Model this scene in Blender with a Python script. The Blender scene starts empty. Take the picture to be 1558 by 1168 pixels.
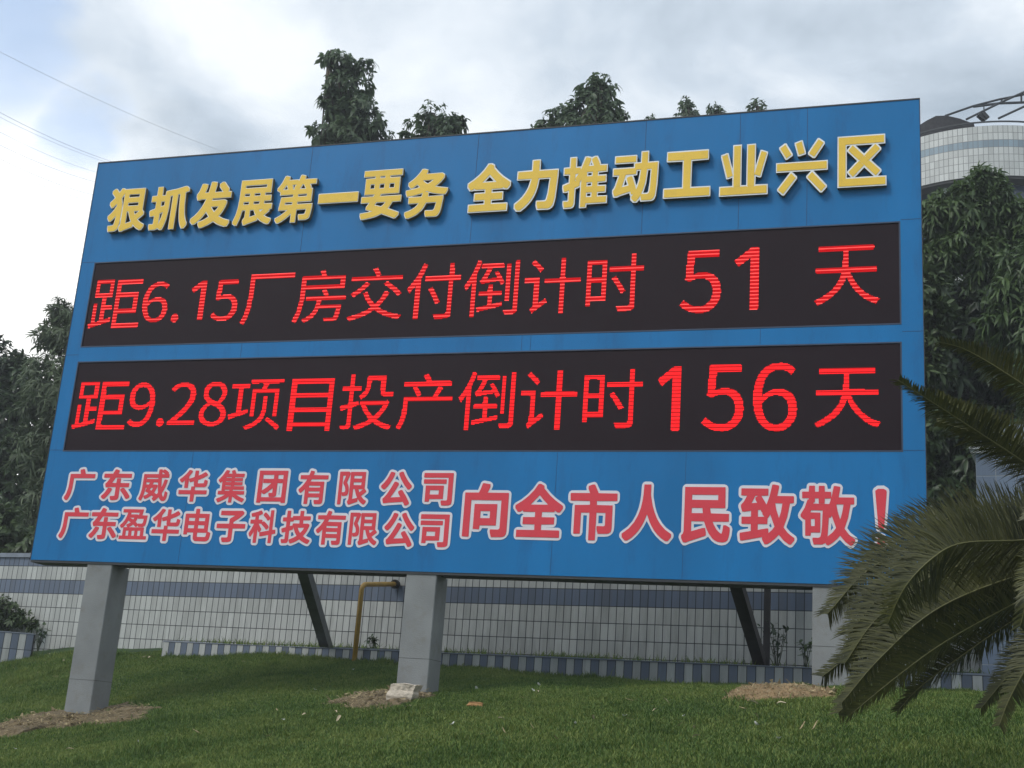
import bpy, math, random
import numpy as np
from mathutils import Vector, Matrix
from mathutils.geometry import tessellate_polygon
random.seed(7)
RNG = np.random.default_rng(7)
scene = bpy.context.scene
COL = scene.collection

# ------------------------------------------------------------------ camera
# world frame: X along the board from its left edge, Y into the distance (board face at 0), Z up from the board's lower edge
BW, BH = 7.879, 4.0
CW = np.array([7.82179, -9.96722, -1.33572])
RT = np.array([0.95351, 0.29312, 0.06994]); UP = np.array([0.01539, -0.27918, 0.96012]); FW = np.array([-0.30096, 0.91441, 0.27071])
FPX = 1950.0
cam = bpy.data.cameras.new('camera'); camo = bpy.data.objects.new('camera', cam); COL.objects.link(camo)
cam.sensor_width = 36; cam.lens = FPX / 1558 * 36; cam.clip_end = 3000; cam.clip_start = 0.05
m = Matrix(((RT[0], UP[0], -FW[0], CW[0]), (RT[1], UP[1], -FW[1], CW[1]), (RT[2], UP[2], -FW[2], CW[2]), (0, 0, 0, 1)))
camo.matrix_world = m
scene.camera = camo

def ray(u, v):
    return FW + RT * ((u - 779) / FPX) + UP * ((584 - v) / FPX)
def atY(u, v, Y):
    d = ray(u, v); return CW + d * (Y - CW[1]) / d[1]
def atD(u, v, D):
    return CW + ray(u, v) * D
def at_line(u, v, y0, k):           # on the upright plane y = y0 + k*x
    d = ray(u, v); s = (y0 + k * CW[0] - CW[1]) / (d[1] - k * d[0]); return CW + d * s

# ------------------------------------------------------------------ light
SUN_TO = Vector((-0.42, -0.55, 0.72)).normalized()
sun_el = math.asin(SUN_TO.z); sun_az = math.atan2(SUN_TO.x, SUN_TO.y)
world = bpy.data.worlds.new('World'); scene.world = world; world.use_nodes = True
def build_world():
    nt = world.node_tree; nt.nodes.clear(); N = nt.nodes.new; L = nt.links.new
    out = N('ShaderNodeOutputWorld')
    sky = N('ShaderNodeTexSky'); sky.sky_type = 'NISHITA'; sky.sun_disc = False
    sky.sun_elevation = sun_el; sky.sun_rotation = sun_az; sky.air_density = 1.2; sky.dust_density = 2.0
    bsky = N('ShaderNodeBackground'); bsky.inputs[1].default_value = 0.21; L(sky.outputs[0], bsky.inputs[0])
    tc = N('ShaderNodeTexCoord')
    def dirmask(u, v, lo, hi, wob=0.0):
        d = ray(u, v); d = d / np.linalg.norm(d)
        dt = N('ShaderNodeVectorMath'); dt.operation = 'DOT_PRODUCT'; L(tc.outputs['Generated'], dt.inputs[0]); dt.inputs[1].default_value = d
        src = dt.outputs['Value']
        if wob:
            a = N('ShaderNodeMath'); a.operation = 'MULTIPLY_ADD'; L(wn.outputs[0], a.inputs[0]); a.inputs[1].default_value = wob; L(src, a.inputs[2]); 
            b = N('ShaderNodeMath'); b.operation = 'SUBTRACT'; L(a.outputs[0], b.inputs[0]); b.inputs[1].default_value = wob * .5; src = b.outputs[0]
        mr = N('ShaderNodeMapRange'); mr.interpolation_type = 'SMOOTHSTEP'; L(src, mr.inputs[0])
        mr.inputs[1].default_value = math.cos(math.radians(lo)); mr.inputs[2].default_value = math.cos(math.radians(hi))
        return mr.outputs[0]
    mp = N('ShaderNodeMapping'); L(tc.outputs['Generated'], mp.inputs[0]); mp.inputs['Scale'].default_value = (1, 1, 1.9); mp.inputs['Location'].default_value = (3.3, 1.2, 0.4)
    wn = N('ShaderNodeTexNoise'); L(mp.outputs[0], wn.inputs[0]); wn.inputs['Scale'].default_value = 9; wn.inputs['Detail'].default_value = 6; wn.inputs['Roughness'].default_value = .6
    n1 = N('ShaderNodeTexNoise'); L(mp.outputs[0], n1.inputs[0]); n1.inputs['Scale'].default_value = 4.4; n1.inputs['Detail'].default_value = 7; n1.inputs['Roughness'].default_value = .56; n1.inputs['Distortion'].default_value = .35
    cr = N('ShaderNodeValToRGB'); L(n1.outputs[0], cr.inputs[0])
    e = cr.color_ramp.elements
    e[0].position = .30; e[0].color = (.33, .40, .475, 1)
    e[1].position = .68; e[1].color = (.82, .865, .91, 1)
    x = e.new(.48); x.color = (.51, .585, .67, 1)
    bright = dirmask(-70, 540, 14.5, 4, .03)
    mx = N('ShaderNodeMix'); mx.data_type = 'RGBA'; L(bright, mx.inputs[0]); L(cr.outputs[0], mx.inputs[6]); mx.inputs[7].default_value = (1.25, 1.25, 1.22, 1)
    bcl = N('ShaderNodeBackground'); L(mx.outputs[2], bcl.inputs[0]); bcl.inputs[1].default_value = 1.0
    h1 = dirmask(-20, 70, 4.2, 1.0, .006); h2 = dirmask(128, 200, 2.6, .5, .003)
    ad = N('ShaderNodeMath'); ad.operation = 'MAXIMUM'; L(h1, ad.inputs[0]); L(h2, ad.inputs[1])
    ml = N('ShaderNodeMath'); ml.operation = 'MULTIPLY'; L(ad.outputs[0], ml.inputs[0]); ml.inputs[1].default_value = .62
    ms = N('ShaderNodeMixShader'); L(ml.outputs[0], ms.inputs[0]); L(bcl.outputs[0], ms.inputs[1]); L(bsky.outputs[0], ms.inputs[2])
    L(ms.outputs[0], out.inputs[0])
build_world()
sl = bpy.data.lights.new('sun', 'SUN'); sl.energy = 1.3; sl.angle = math.radians(18); sl.color = (1, .97, .92)
so = bpy.data.objects.new('sun', sl); COL.objects.link(so)
so.rotation_euler = SUN_TO.to_track_quat('Z', 'Y').to_euler(); so.location = (0, -20, 30)
vs = scene.view_settings
vs.view_transform = 'Standard'; vs.look = 'None'; vs.exposure = 0.40; vs.gamma = 1.0; vs.use_curve_mapping = False

GLYPH_LIST = [
 [[[470,195,493,192,530,207,655,242,658,279,706,237,772,201,796,202,827,242,827,264,761,297,715,334,802,396,802,418,775,451,775,719,772,728,478,728,471,725,438,742,420,742,379,691,328,741,306,740,273,714,273,690,310,655,330,627,261,569,260,547,291,505,313,506,365,554,374,521,327,455,291,420,256,393,256,371,284,331,306,330,334,352,379,400,382,396,376,317,365,280,346,271,279,268,278,246,295,199,388,202,423,223,435,246,444,275,451,327,454,459,448,536,425,620,467,681,470,679,471,286,464,264,452,253,451,239,451,231],[541,286,540,440,544,444,566,444,600,363,631,312,630,308],[669,394,647,443,728,444,735,440,698,411],[541,511,541,555,703,554,702,510],[541,619,541,661,704,660,702,619]],[[464,187,500,185,537,200,662,235,669,254,725,213,768,193,803,195,834,235,833,272,775,299,732,330,805,385,810,393,809,426,782,455,782,726,779,735,471,736,445,749,416,750,409,748,379,706,335,748,306,748,266,720,266,684,316,631,295,608,254,576,253,539,284,498,317,497,357,534,361,535,364,525,320,462,291,433,249,400,250,363,277,324,310,323,328,334,372,377,373,374,368,323,357,286,339,278,272,275,271,242,284,195,299,191,394,195,431,216,442,238,444,224],[453,266,460,340,463,290],[548,297,547,433,559,436,593,356,617,316],[673,406,659,433,662,436,709,435,711,433],[460,501,451,565,435,616,460,652,463,646,463,539],[548,519,548,547,695,547,697,543,695,518],[548,627,547,653,552,655,696,653,695,627]]],
 [[[283,193,372,196,390,204,401,218,441,191,470,193,504,277,524,373,532,464,535,629,570,635,574,633,574,197,581,191,645,193,646,644,680,651,693,450,712,325,738,241,764,193,795,193,826,232,827,255,793,327,779,380,763,494,754,662,757,667,803,681,803,710,768,743,746,743,621,715,467,695,463,688,463,640,408,638,406,754,397,757,335,755,334,640,265,638,261,633,262,567,331,565,334,560,333,468,256,442,256,417,269,372,295,371,331,383,334,380,332,270,324,265,269,262,269,237],[408,251,406,406,452,423,455,420,454,406,439,332],[408,491,406,563,463,563,462,505]],[[277,186,368,187,390,193,405,202,438,183,477,186,500,237,523,318,540,457,542,622,562,627,566,626,566,189,577,184,651,186,653,637,672,642,687,430,703,325,716,273,734,226,758,186,801,186,834,226,835,263,812,305,786,387,770,497,762,655,764,660,810,673,810,717,775,750,738,751,628,725,463,702,456,695,455,648,416,646,412,762,328,762,326,648,258,645,253,637,255,560,324,558,326,552,326,475,253,453,248,446,248,413,262,365,298,364,326,369,325,277,317,272,265,272,261,266,261,230],[416,289,414,398,445,411,438,365],[416,503,414,556,455,556,455,512]]],
 [[[398,188,426,186,474,201,521,221,595,260,675,217,774,185,800,187,828,228,826,256,740,279,662,316,705,368,736,422,758,477,756,506,723,521,540,519,534,521,542,547,547,549,808,551,809,620,753,624,767,635,767,662,690,747,664,748,630,727,627,719,627,697,691,624,686,623,562,624,579,723,579,745,576,750,518,759,499,756,475,624,415,623,442,701,443,727,441,731,393,740,365,738,334,650,326,635,304,609,304,584,318,543,323,539,342,539,382,548,451,547,427,488,386,421,327,353,253,298,252,272,287,234,312,234,367,272,397,298,433,336,470,386,474,385,526,316,455,280,375,254,375,226],[591,370,554,410,532,444,650,444,628,407]],[[392,180,430,179,470,191,529,214,595,248,639,223,686,202,767,178,807,180,835,221,833,263,738,290,678,320,716,367,746,422,766,474,763,513,727,529,546,529,549,540,554,542,815,544,816,628,776,631,774,669,697,754,657,755,620,730,620,690,668,635,668,631,572,631,587,719,584,757,529,766,492,764,466,631,428,631,450,697,448,737,397,747,358,745,327,657,296,613,296,580,311,536,316,532,349,532,382,541,439,540,400,460,352,393,301,345,246,305,244,268,246,261,283,226,320,227,364,257,367,221],[375,265,426,313,470,369,511,320,447,287],[591,384,562,417,550,433,551,437,631,437,634,433,622,415]]],
 [[[294,193,319,193,355,274,377,366,391,368,431,366,430,281,424,267,403,245,403,230,424,191,442,191,483,206,618,240,622,271,667,237,703,217,776,191,796,193,822,230,822,248,750,271,710,292,783,342,783,367,815,369,815,428,694,432,695,467,787,468,793,472,791,528,694,531,695,564,776,564,781,567,780,723,321,722,320,509,311,391,291,307,257,234,257,215],[497,277,496,366,556,366,571,336,598,300],[655,336,633,366,702,366],[387,430,384,432,387,467,472,466,472,432,468,430],[538,430,538,467,629,465,629,432,626,430],[391,528,388,531,389,564,472,564,472,531,468,528],[538,528,538,564,629,564,629,531,626,528],[391,626,388,648,391,663,710,663,714,659,714,630,710,626]],[[288,186,325,186,362,267,384,358,391,360,424,358,423,289,417,274,395,252,396,223,417,184,446,184,479,196,626,234,629,253,667,226,732,195,772,184,803,186,829,223,829,256,772,273,729,292,791,335,794,360,822,362,823,432,816,437,702,439,702,457,706,460,794,460,800,465,798,535,702,538,703,557,780,557,788,560,787,730,314,729,313,512,304,399,284,314,249,237,251,208],[505,288,504,358,549,359,580,303],[395,437,395,459,464,458,464,439,461,437],[545,437,545,460,622,457,622,439,618,437],[398,536,395,553,398,557,464,556,464,538,461,536],[545,536,545,557,621,556,622,538,618,536],[398,634,395,648,398,655,703,655,706,652,706,636,703,634]]],
 [[[309,194,331,193,404,229,459,266,503,304,506,194,569,193,573,344,712,344,715,341,707,297,701,282,683,278,611,278,611,260,624,219,716,218,755,234,767,255,777,293,786,366,785,403,573,404,571,432,576,436,767,438,767,583,763,587,741,588,744,608,723,645,811,645,812,700,646,702,652,726,650,744,609,754,591,754,558,677,554,701,419,701,416,704,425,726,422,744,382,754,364,753,323,673,294,635,267,608,266,590,302,568,315,564,318,528,503,527,506,498,503,495,338,494,316,363,316,346,441,344,446,341,367,286,280,245,281,227],[393,404,397,435,503,436,506,432,503,403],[573,495,573,527,697,527,703,524,701,495],[349,587,345,590,386,645,397,645,419,597,419,587],[488,587,486,608,473,645,536,645,510,612,510,596,517,590,514,587],[587,587,584,590,620,645,642,643,678,590,672,587]],[[302,187,334,185,379,205,441,241,496,284,499,187,576,186,578,333,584,336,701,337,706,333,694,289,679,286,604,286,603,256,617,212,719,210,762,227,773,245,784,289,794,363,793,410,584,411,578,414,578,425,584,428,767,428,774,431,775,590,771,594,752,595,751,616,740,634,745,638,818,638,821,649,819,707,661,708,657,711,659,726,657,751,606,762,581,759,562,708,433,708,429,711,432,722,430,751,386,762,356,759,316,680,290,645,260,616,260,583,308,557,308,524,312,520,496,520,498,506,496,503,331,500,309,370,309,340,316,337,415,337,422,333,349,286,273,253,273,223],[400,413,404,428,496,428,498,425,496,411],[580,503,580,519,690,520,696,517,694,503],[367,594,364,597,393,634,408,595],[496,595,494,612,486,634,488,638,514,638,516,634,503,619,502,597],[602,596,628,638,635,637,663,597,657,594]]],
 [[[257,436,823,434,830,440,830,517,819,521,262,521,256,513]],[[250,429,830,427,835,429,837,436,837,521,834,527,823,529,255,528,249,524,248,517]]],
 [[[292,194,349,197,445,211,522,230,569,248,745,192,763,194,800,227,801,245,797,249,645,297,677,333,701,373,811,374,814,396,814,432,811,435,521,436,536,464,778,464,778,637,643,638,639,641,639,660,643,664,800,664,804,671,803,726,280,726,279,671,283,664,438,663,438,641,434,638,309,637,308,465,451,462,434,436,276,436,270,432,272,374,382,374,389,370,347,319,349,298,440,278,438,275,393,266,276,254,273,234],[540,322,456,341,481,374,613,373,598,352,562,322,555,319],[375,523,375,578,437,577,437,523],[503,523,503,577,573,578,573,523],[643,523,639,528,639,564,643,578,712,578,712,523],[503,639,503,664,574,663,573,638]],[[285,187,316,185,434,200,500,214,569,239,738,184,767,185,807,220,808,249,804,256,665,300,665,304,709,366,819,367,822,392,822,436,819,442,536,443,544,456,786,458,786,644,650,646,647,652,650,657,808,657,812,663,810,733,273,733,271,663,276,657,430,656,430,647,426,646,302,643,302,458,436,454,426,443,272,443,263,440,265,367,368,366,370,363,341,326,340,293,400,278,364,270,267,260,266,227],[547,329,477,344,474,348,489,366,591,366,595,363,577,345,555,329],[382,530,382,571,430,569,430,531],[511,531,511,569,566,570,566,530],[650,530,647,535,647,564,650,571,705,570,705,530],[511,647,510,656,514,657,566,657,567,652,562,646]]],
 [[[292,192,319,189,359,200,411,220,462,250,511,298,546,360,550,361,689,361,690,357,675,291,667,272,660,267,642,263,546,264,545,239,561,197,682,195,708,202,725,214,744,246,755,286,771,390,773,426,766,430,568,430,571,481,520,489,546,497,609,477,678,462,774,450,799,451,826,492,825,519,733,528,649,544,702,580,752,629,768,654,766,679,737,698,521,696,518,698,533,720,533,745,484,756,462,756,432,716,389,671,344,635,289,602,287,577,319,540,345,541,407,582,449,547,446,544,378,528,264,512,262,485,282,443,367,452,494,478,484,430,315,430,308,426,308,368,312,361,455,360,420,320,396,302,341,275,268,254,269,228],[543,580,502,603,477,625,623,627,632,624,577,591,550,579]],[[286,184,326,182,396,204,440,225,498,269,524,300,554,353,678,353,681,349,667,296,660,280,653,274,638,271,546,273,539,271,538,232,554,191,686,188,708,192,731,206,751,239,763,283,780,397,780,434,770,438,579,437,576,441,579,474,704,450,774,442,807,445,832,485,832,525,673,547,725,588,763,628,775,646,774,686,741,705,539,703,535,705,541,716,539,753,489,764,455,763,425,723,381,677,337,642,282,609,280,569,312,533,334,529,260,519,254,514,255,478,272,441,275,436,301,434,302,357,312,353,437,353,414,327,363,294,261,261,261,225],[352,438,349,441,482,467,477,438],[348,532,407,570,428,551,410,544],[543,591,510,610,500,617,502,619,594,620,604,617,550,589]]],
 [[[275,203,285,200,809,201,809,278,585,280,586,336,740,337,742,401,741,412,736,414,586,414,584,463,736,466,742,471,743,481,773,463,806,462,839,501,839,536,734,599,671,647,598,716,593,747,553,766,520,765,468,698,402,635,327,581,248,539,245,533,246,504,281,464,311,465,344,483,346,471,351,466,498,465,498,414,351,413,349,346,350,339,355,336,498,336,499,280,278,278,275,273],[443,546,542,642,646,548,637,545]],[[263,188,823,188,826,199,826,280,820,292,599,295,600,322,752,324,756,335,754,424,743,429,600,429,598,449,604,452,751,453,765,448,817,449,852,489,853,548,747,612,685,659,611,729,606,760,564,780,508,779,454,710,388,647,314,595,232,548,232,493,267,451,318,450,333,456,344,452,479,452,485,449,483,429,344,428,336,423,335,408,335,335,338,324,483,322,485,295,264,291,260,276],[490,559,488,562,542,615,599,562,593,559]]],
 [[[295,184,330,182,382,217,439,269,474,313,503,360,523,408,538,459,554,548,708,548,711,544,694,360,677,291,668,277,649,271,550,273,549,239,565,192,690,188,715,193,734,203,752,225,763,250,777,316,793,492,799,602,797,632,558,633,555,635,554,755,550,758,525,759,471,756,469,635,466,633,281,632,279,558,283,549,463,547,454,500,441,456,422,415,395,371,362,331,334,305,262,250,263,217]],[[284,170,346,170,404,210,451,255,486,298,517,349,537,397,552,448,565,532,569,534,693,534,695,529,680,371,663,302,657,292,638,286,550,288,536,284,535,228,550,181,561,175,701,174,726,179,752,195,769,217,776,236,791,305,812,566,811,644,796,647,572,647,569,650,568,764,565,771,547,773,459,770,455,760,455,649,268,645,265,613,265,547,268,536,445,533,426,467,408,426,382,384,347,342,306,305,249,265,249,206]]],
 [[[284,194,362,195,381,201,395,212,403,242,404,410,468,432,468,473,487,499,490,192,553,191,556,194,556,231,817,231,817,297,699,297,696,300,696,348,699,351,795,351,798,359,797,414,699,415,696,418,696,465,795,468,798,470,799,480,798,529,699,531,696,535,696,579,699,583,806,584,806,647,718,649,714,671,698,704,674,746,666,748,652,748,612,729,612,711,643,649,571,648,596,715,596,737,553,749,534,749,496,656,472,609,469,634,465,636,404,638,402,751,338,751,336,638,267,636,261,630,262,572,336,568,336,465,259,441,256,436,257,418,270,374,289,374,333,388,336,385,336,267,325,259,278,259,271,256,271,238],[556,298,556,350,626,351,630,349,630,300,626,297],[556,417,556,466,630,465,630,418],[406,486,404,568,443,570,446,568,443,563,409,520,409,502,419,491],[556,532,556,583,630,583,630,534,626,531]],[[273,179,369,181,395,189,409,201,417,231,418,396,472,416,475,410,475,187,479,178,567,179,571,217,831,219,831,308,710,311,710,337,802,337,811,341,812,418,809,428,714,429,710,432,710,451,809,455,813,465,811,542,802,546,710,546,710,568,820,572,820,660,732,663,718,705,685,761,644,762,611,750,564,763,527,763,517,759,475,652,421,651,417,762,406,766,325,765,322,755,322,652,256,650,249,649,247,641,248,560,256,557,318,557,322,553,322,479,245,454,242,447,242,410,256,362,296,360,322,366,321,278,314,273,263,273,257,267,257,227],[571,311,571,337,615,337,615,311],[571,430,571,452,615,452,615,431],[571,546,571,569,616,568,615,546],[597,662,604,688,617,663]]],
 [[[537,193,564,191,595,226,615,256,630,200,747,200,777,219,793,255,806,365,815,615,810,619,689,620,688,739,685,744,618,743,615,621,534,618,531,568,274,567,268,563,269,501,343,497,303,373,290,343,274,326,274,306,289,263,315,262,362,278,487,308,498,274,528,274,505,248,504,226],[623,270,653,347,665,395,675,450,684,549,742,549,732,354,726,307,718,278,696,267],[560,323,510,457,502,475,498,477,480,477,439,464,439,442,464,376,376,358,421,499,549,500,553,549,612,549,597,431,582,376],[289,640,538,639,542,644,542,703,535,706,293,706,288,699]],[[526,178,575,177,608,213,615,189,623,185,758,187,777,195,791,208,806,243,820,358,829,626,821,633,703,634,702,747,701,754,696,758,615,758,604,755,601,637,597,633,557,634,556,710,549,720,285,720,278,719,274,714,274,637,278,626,513,625,518,622,516,582,267,582,255,578,256,487,322,483,288,380,273,351,260,336,260,296,275,252,285,247,326,248,368,263,476,289,484,263,490,259,490,211],[652,284,649,285,680,387,698,534,725,535,728,530,722,402,709,303,703,288,689,282],[560,373,518,483,564,488,566,534,593,535,596,530,583,442,571,396],[403,379,425,451,425,431,442,387]]],
 [[[261,231,300,228,814,228,824,231,825,305,821,311,586,312,584,316,586,609,792,610,795,624,795,686,792,693,293,693,293,611,495,609,496,316,495,312,264,311,261,305]],[[249,217,836,217,839,264,836,324,601,326,598,330,599,594,806,598,809,620,806,705,792,708,297,708,279,704,277,609,282,597,481,594,482,330,480,326,253,325,246,312,246,228]]],
 [[[260,252,756,252,757,322,730,326,631,325,624,318,620,326,583,326,554,325,551,322,554,318,566,318,550,318,547,326,437,326,404,325,400,322,404,318,420,318,400,318,396,325,264,325,260,322],[403,329,404,326,473,327,473,722,470,723,402,722],[552,329,620,326,623,329,624,703,623,722,620,723,552,722],[334,421,349,422,392,436,344,601,330,646,327,648,272,630],[673,421,682,418,686,422,753,637,741,644,697,657,625,436]],[[247,241,767,239,770,245,769,337,636,340,638,416,679,404,696,406,766,630,766,648,704,670,686,670,638,522,636,733,631,736,539,734,539,344,536,338,486,340,484,736,393,736,389,733,389,524,386,509,341,660,323,662,261,644,259,623,322,406,341,405,388,417,389,344,385,338,248,337]]],
 [[[334,233,464,383,418,427,412,426,283,277],[723,244,727,243,772,288,632,430,586,383],[268,456,779,455,782,460,782,522,775,526,273,525,268,522],[364,577,416,610,353,712,300,676],[647,577,650,574,657,581,748,706,698,742,602,614,607,607],[494,603,553,618,554,621,522,732,462,713]],[[323,222,342,219,350,225,479,376,478,396,427,442,621,442,573,395,572,376,714,229,735,228,785,277,786,296,646,442,793,443,794,537,257,537,258,442,405,442,271,284,272,266],[355,563,372,563,430,599,431,618,364,724,346,726,287,689,286,673],[639,563,663,563,762,695,760,716,705,756,691,756,684,750,588,621,588,602],[484,588,507,590,566,606,568,610,567,629,533,745,515,745,448,724,449,706]]],
 [[[285,252,764,252,766,293,762,323,359,323,356,337,358,659,755,660,755,731,286,731],[432,340,547,447,523,469,524,473,547,450,560,454,553,447,667,341,707,382,711,392,601,491,561,458,599,494,571,524,601,497,711,597,706,608,667,648,553,542,568,527,564,526,550,540,504,498,503,491,520,476,497,491,390,392,391,384],[497,498,520,513,547,542,432,649,391,604,389,597]],[[272,241,777,240,777,335,688,337,726,379,726,399,623,494,726,590,727,608,693,645,769,648,768,744,273,744],[370,336,370,645,403,647,407,644,372,608,372,593,477,494,372,395,372,381,412,337],[454,336,550,426,646,337],[550,562,462,646,640,645]]],
 [[[291,183,325,183,348,219,375,285,384,326,394,403,397,590,812,591,817,597,815,668,621,669,586,755,581,758,562,758,507,747,507,718,522,669,317,667,316,465,311,399,290,307,256,241,256,216]],[[291,141,323,140,348,154,380,200,401,244,416,288,432,368,438,449,440,549,799,550,821,554,847,573,858,599,858,662,852,680,840,695,824,706,803,711,645,711,614,779,594,794,568,800,506,788,484,775,466,746,466,711,326,710,308,705,293,695,280,676,275,658,274,456,266,368,250,310,220,255,214,229,217,211,227,191,271,151]]],
 [[[461,194,501,191,563,196,585,203,601,220,607,245,607,430,769,432,776,436,777,502,772,507,607,508,607,586,604,593,530,592,527,508,446,509,502,601,508,605,798,605,802,612,800,678,549,679,544,682,558,715,556,740,508,760,494,760,479,758,442,680,280,678,278,612,281,605,395,604,400,601,353,528,337,509,321,498,321,473,338,425,365,424,376,428,413,432,523,432,529,429,529,278,519,270,444,267,444,242],[314,212,344,212,404,282,435,329,460,377,458,407,413,419,385,418,338,337,308,300,276,271,276,242],[745,220,772,219,813,241,813,273,761,342,690,418,662,419,626,401,622,396,623,370,695,289]],[[460,152,492,150,547,153,577,159,606,172,628,193,642,218,650,285,716,196,742,179,764,177,782,181,830,207,848,226,857,251,852,281,822,325,768,391,797,403,816,431,818,497,809,523,793,539,771,548,648,552,650,563,793,563,811,569,826,580,837,595,843,611,843,666,836,691,815,713,786,721,602,721,594,750,577,771,514,799,492,802,470,796,452,783,419,721,287,720,265,713,247,695,237,662,237,614,244,592,258,576,274,567,327,563,330,559,316,541,290,519,279,486,282,468,300,416,310,402,326,387,292,339,241,284,233,259,238,233,250,214,294,181,327,170,346,172,364,181,408,226,429,174,444,160]]],
 [[[291,192,313,193,344,261,361,335,372,421,400,419,377,375,377,353,443,324,443,320,405,297,355,276,356,254,379,222,398,222,448,243,511,286,553,261,529,243,528,225,563,189,581,189,596,199,662,256,691,214,717,195,742,190,775,191,797,204,808,220,820,258,827,335,790,361,767,360,762,294,753,261,733,280,713,324,743,379,771,448,790,516,796,562,794,566,753,573,731,571,707,478,687,433,671,599,673,603,816,605,816,665,794,668,800,676,798,698,757,729,713,753,695,753,669,727,665,752,603,752,599,745,599,667,306,666,301,401,283,302,256,236,258,217],[610,308,559,338,596,412,608,452,608,470,581,482,504,481,522,520,608,518,619,415,635,338],[497,371,464,386,462,390,475,415,482,421,526,420,518,401],[372,481,372,603,601,602,603,584,599,580,376,580,374,522,446,518,431,481],[669,668,669,704,725,668]],[[292,150,312,150,330,158,345,171,356,191,378,181,400,181,488,220,499,198,536,161,565,148,598,154,653,195,701,160,726,151,748,148,774,150,796,157,827,179,844,204,854,231,868,326,865,344,854,363,796,403,829,509,838,550,836,572,852,590,858,612,856,671,825,725,781,759,723,792,701,795,679,788,660,794,609,794,583,786,565,767,558,748,558,710,316,709,297,705,279,693,269,678,264,660,263,458,256,366,243,308,218,249,214,227,218,209,231,190,272,158]]],
 [[[505,192,578,192,581,323,816,324,815,393,584,394,579,397,581,453,625,449,760,450,786,459,798,474,810,514,812,562,771,580,749,580,746,577,741,533,735,518,636,516,623,518,618,525,619,577,731,620,797,657,796,679,760,715,738,715,683,683,621,656,617,657,615,745,547,745,544,629,445,599,444,577,463,538,485,538,544,553,548,485,561,463,505,459,504,394,273,394,266,390,269,323,504,322],[367,434,430,433,438,436,438,639,495,720,493,740,452,755,427,754,394,706,364,672,313,625,263,588,264,566,298,532,322,533,364,568]],[[502,150,572,148,590,154,605,165,620,194,620,278,623,281,810,282,836,291,855,315,860,337,857,396,843,419,816,436,831,454,846,491,853,561,837,590,798,612,818,624,830,638,837,656,838,678,825,704,774,752,755,757,733,755,660,715,658,740,652,759,638,776,620,785,550,787,532,781,517,769,502,778,455,795,425,795,400,780,363,729,327,689,290,655,239,619,226,601,221,572,235,542,280,498,301,491,323,492,324,487,324,436,264,433,246,423,231,406,225,385,225,337,233,308,251,289,275,281,462,280,465,187,478,165]]],
 [[[506,194,574,194,576,299,668,245,778,202,796,202,827,242,825,262,734,292,656,330,814,333,814,392,575,396,576,414,792,414,799,418,796,474,590,476,590,487,594,490,757,491,756,546,594,546,590,550,591,558,594,560,755,561,754,616,594,616,591,618,590,627,594,630,778,630,780,685,774,691,605,692,574,751,569,754,550,754,510,740,510,722,524,693,521,691,448,691,444,693,462,722,461,744,396,754,330,658,286,612,256,586,255,568,290,535,308,535,338,561,338,403,341,396,404,396,407,414,503,414,506,396,272,393,269,348,272,332,428,330,347,289,257,259,255,238,286,198,305,197,396,233,451,262,503,296,506,289],[407,475,407,487,411,490,524,487,521,474],[407,547,407,557,411,560,524,557,521,546],[407,617,407,627,411,630,517,630,524,627,521,616]],[[502,152,567,150,593,159,613,185,619,227,707,185,787,160,806,164,820,172,861,222,869,244,867,266,857,285,837,303,849,317,855,332,856,391,841,420,840,464,836,482,824,501,800,515,795,556,798,596,814,614,821,633,821,688,806,717,780,731,630,732,601,779,575,795,549,795,505,782,487,773,461,786,395,795,377,788,363,776,308,691,274,653,226,611,216,592,214,567,226,541,270,502,296,493,296,438,256,429,241,417,231,402,227,383,229,332,237,314,252,299,234,289,220,273,213,255,214,237,223,215,259,171,274,160,292,156,311,158,373,180,461,224,471,178,483,163]]],
 [[[285,191,356,189,360,213,364,213,573,213,719,213,727,189,799,191,799,719,796,729,287,729],[360,282,360,365,389,334,415,335,481,377,554,441,554,360,547,356,492,356,487,352,487,330,502,290,507,286,573,288,598,292,617,301,624,312,628,334,628,517,631,521,716,521,719,528,719,583,716,590,630,591,629,657,646,659,723,657,721,283],[360,392,360,658,554,659,554,590,375,590,368,587,368,528,371,521,518,521,504,503,452,455]],[[282,149,355,148,373,155,392,171,689,171,707,156,725,148,788,147,810,153,828,167,837,182,841,201,841,714,835,740,821,758,806,767,788,771,300,771,274,765,256,751,247,736,242,718,242,201,246,182,255,168],[670,324,670,479,679,479,681,329,681,325]]],
 [[[385,192,456,192,456,302,460,305,669,305,672,302,672,273,661,261,581,261,575,258,575,236,590,192,698,193,720,200,734,211,741,225,744,251,742,569,478,570,475,574,496,609,808,609,812,614,812,676,526,679,523,680,537,720,535,742,478,754,467,754,464,750,438,678,273,676,275,610,406,607,372,552,342,514,309,480,262,441,259,434,260,416,287,382,309,379,337,398,383,441,384,438],[460,371,456,372,456,383,456,401,460,405,669,405,672,401,672,376,669,371],[460,470,456,475,456,500,460,502,672,500,672,471,669,470]],[[382,151,447,148,466,153,480,163,496,191,498,261,502,264,532,264,534,261,534,235,553,180,568,162,587,152,653,149,708,154,741,167,764,187,780,217,785,246,785,565,814,570,832,580,847,597,853,616,853,675,846,693,833,708,818,717,799,720,579,721,574,752,556,774,539,783,477,796,455,791,436,777,411,720,279,720,260,714,244,701,235,686,231,668,231,616,239,594,253,579,271,570,334,565,286,510,230,462,219,440,219,415,230,393,260,355,275,344,308,338,342,352,344,195,356,168]]],
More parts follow.
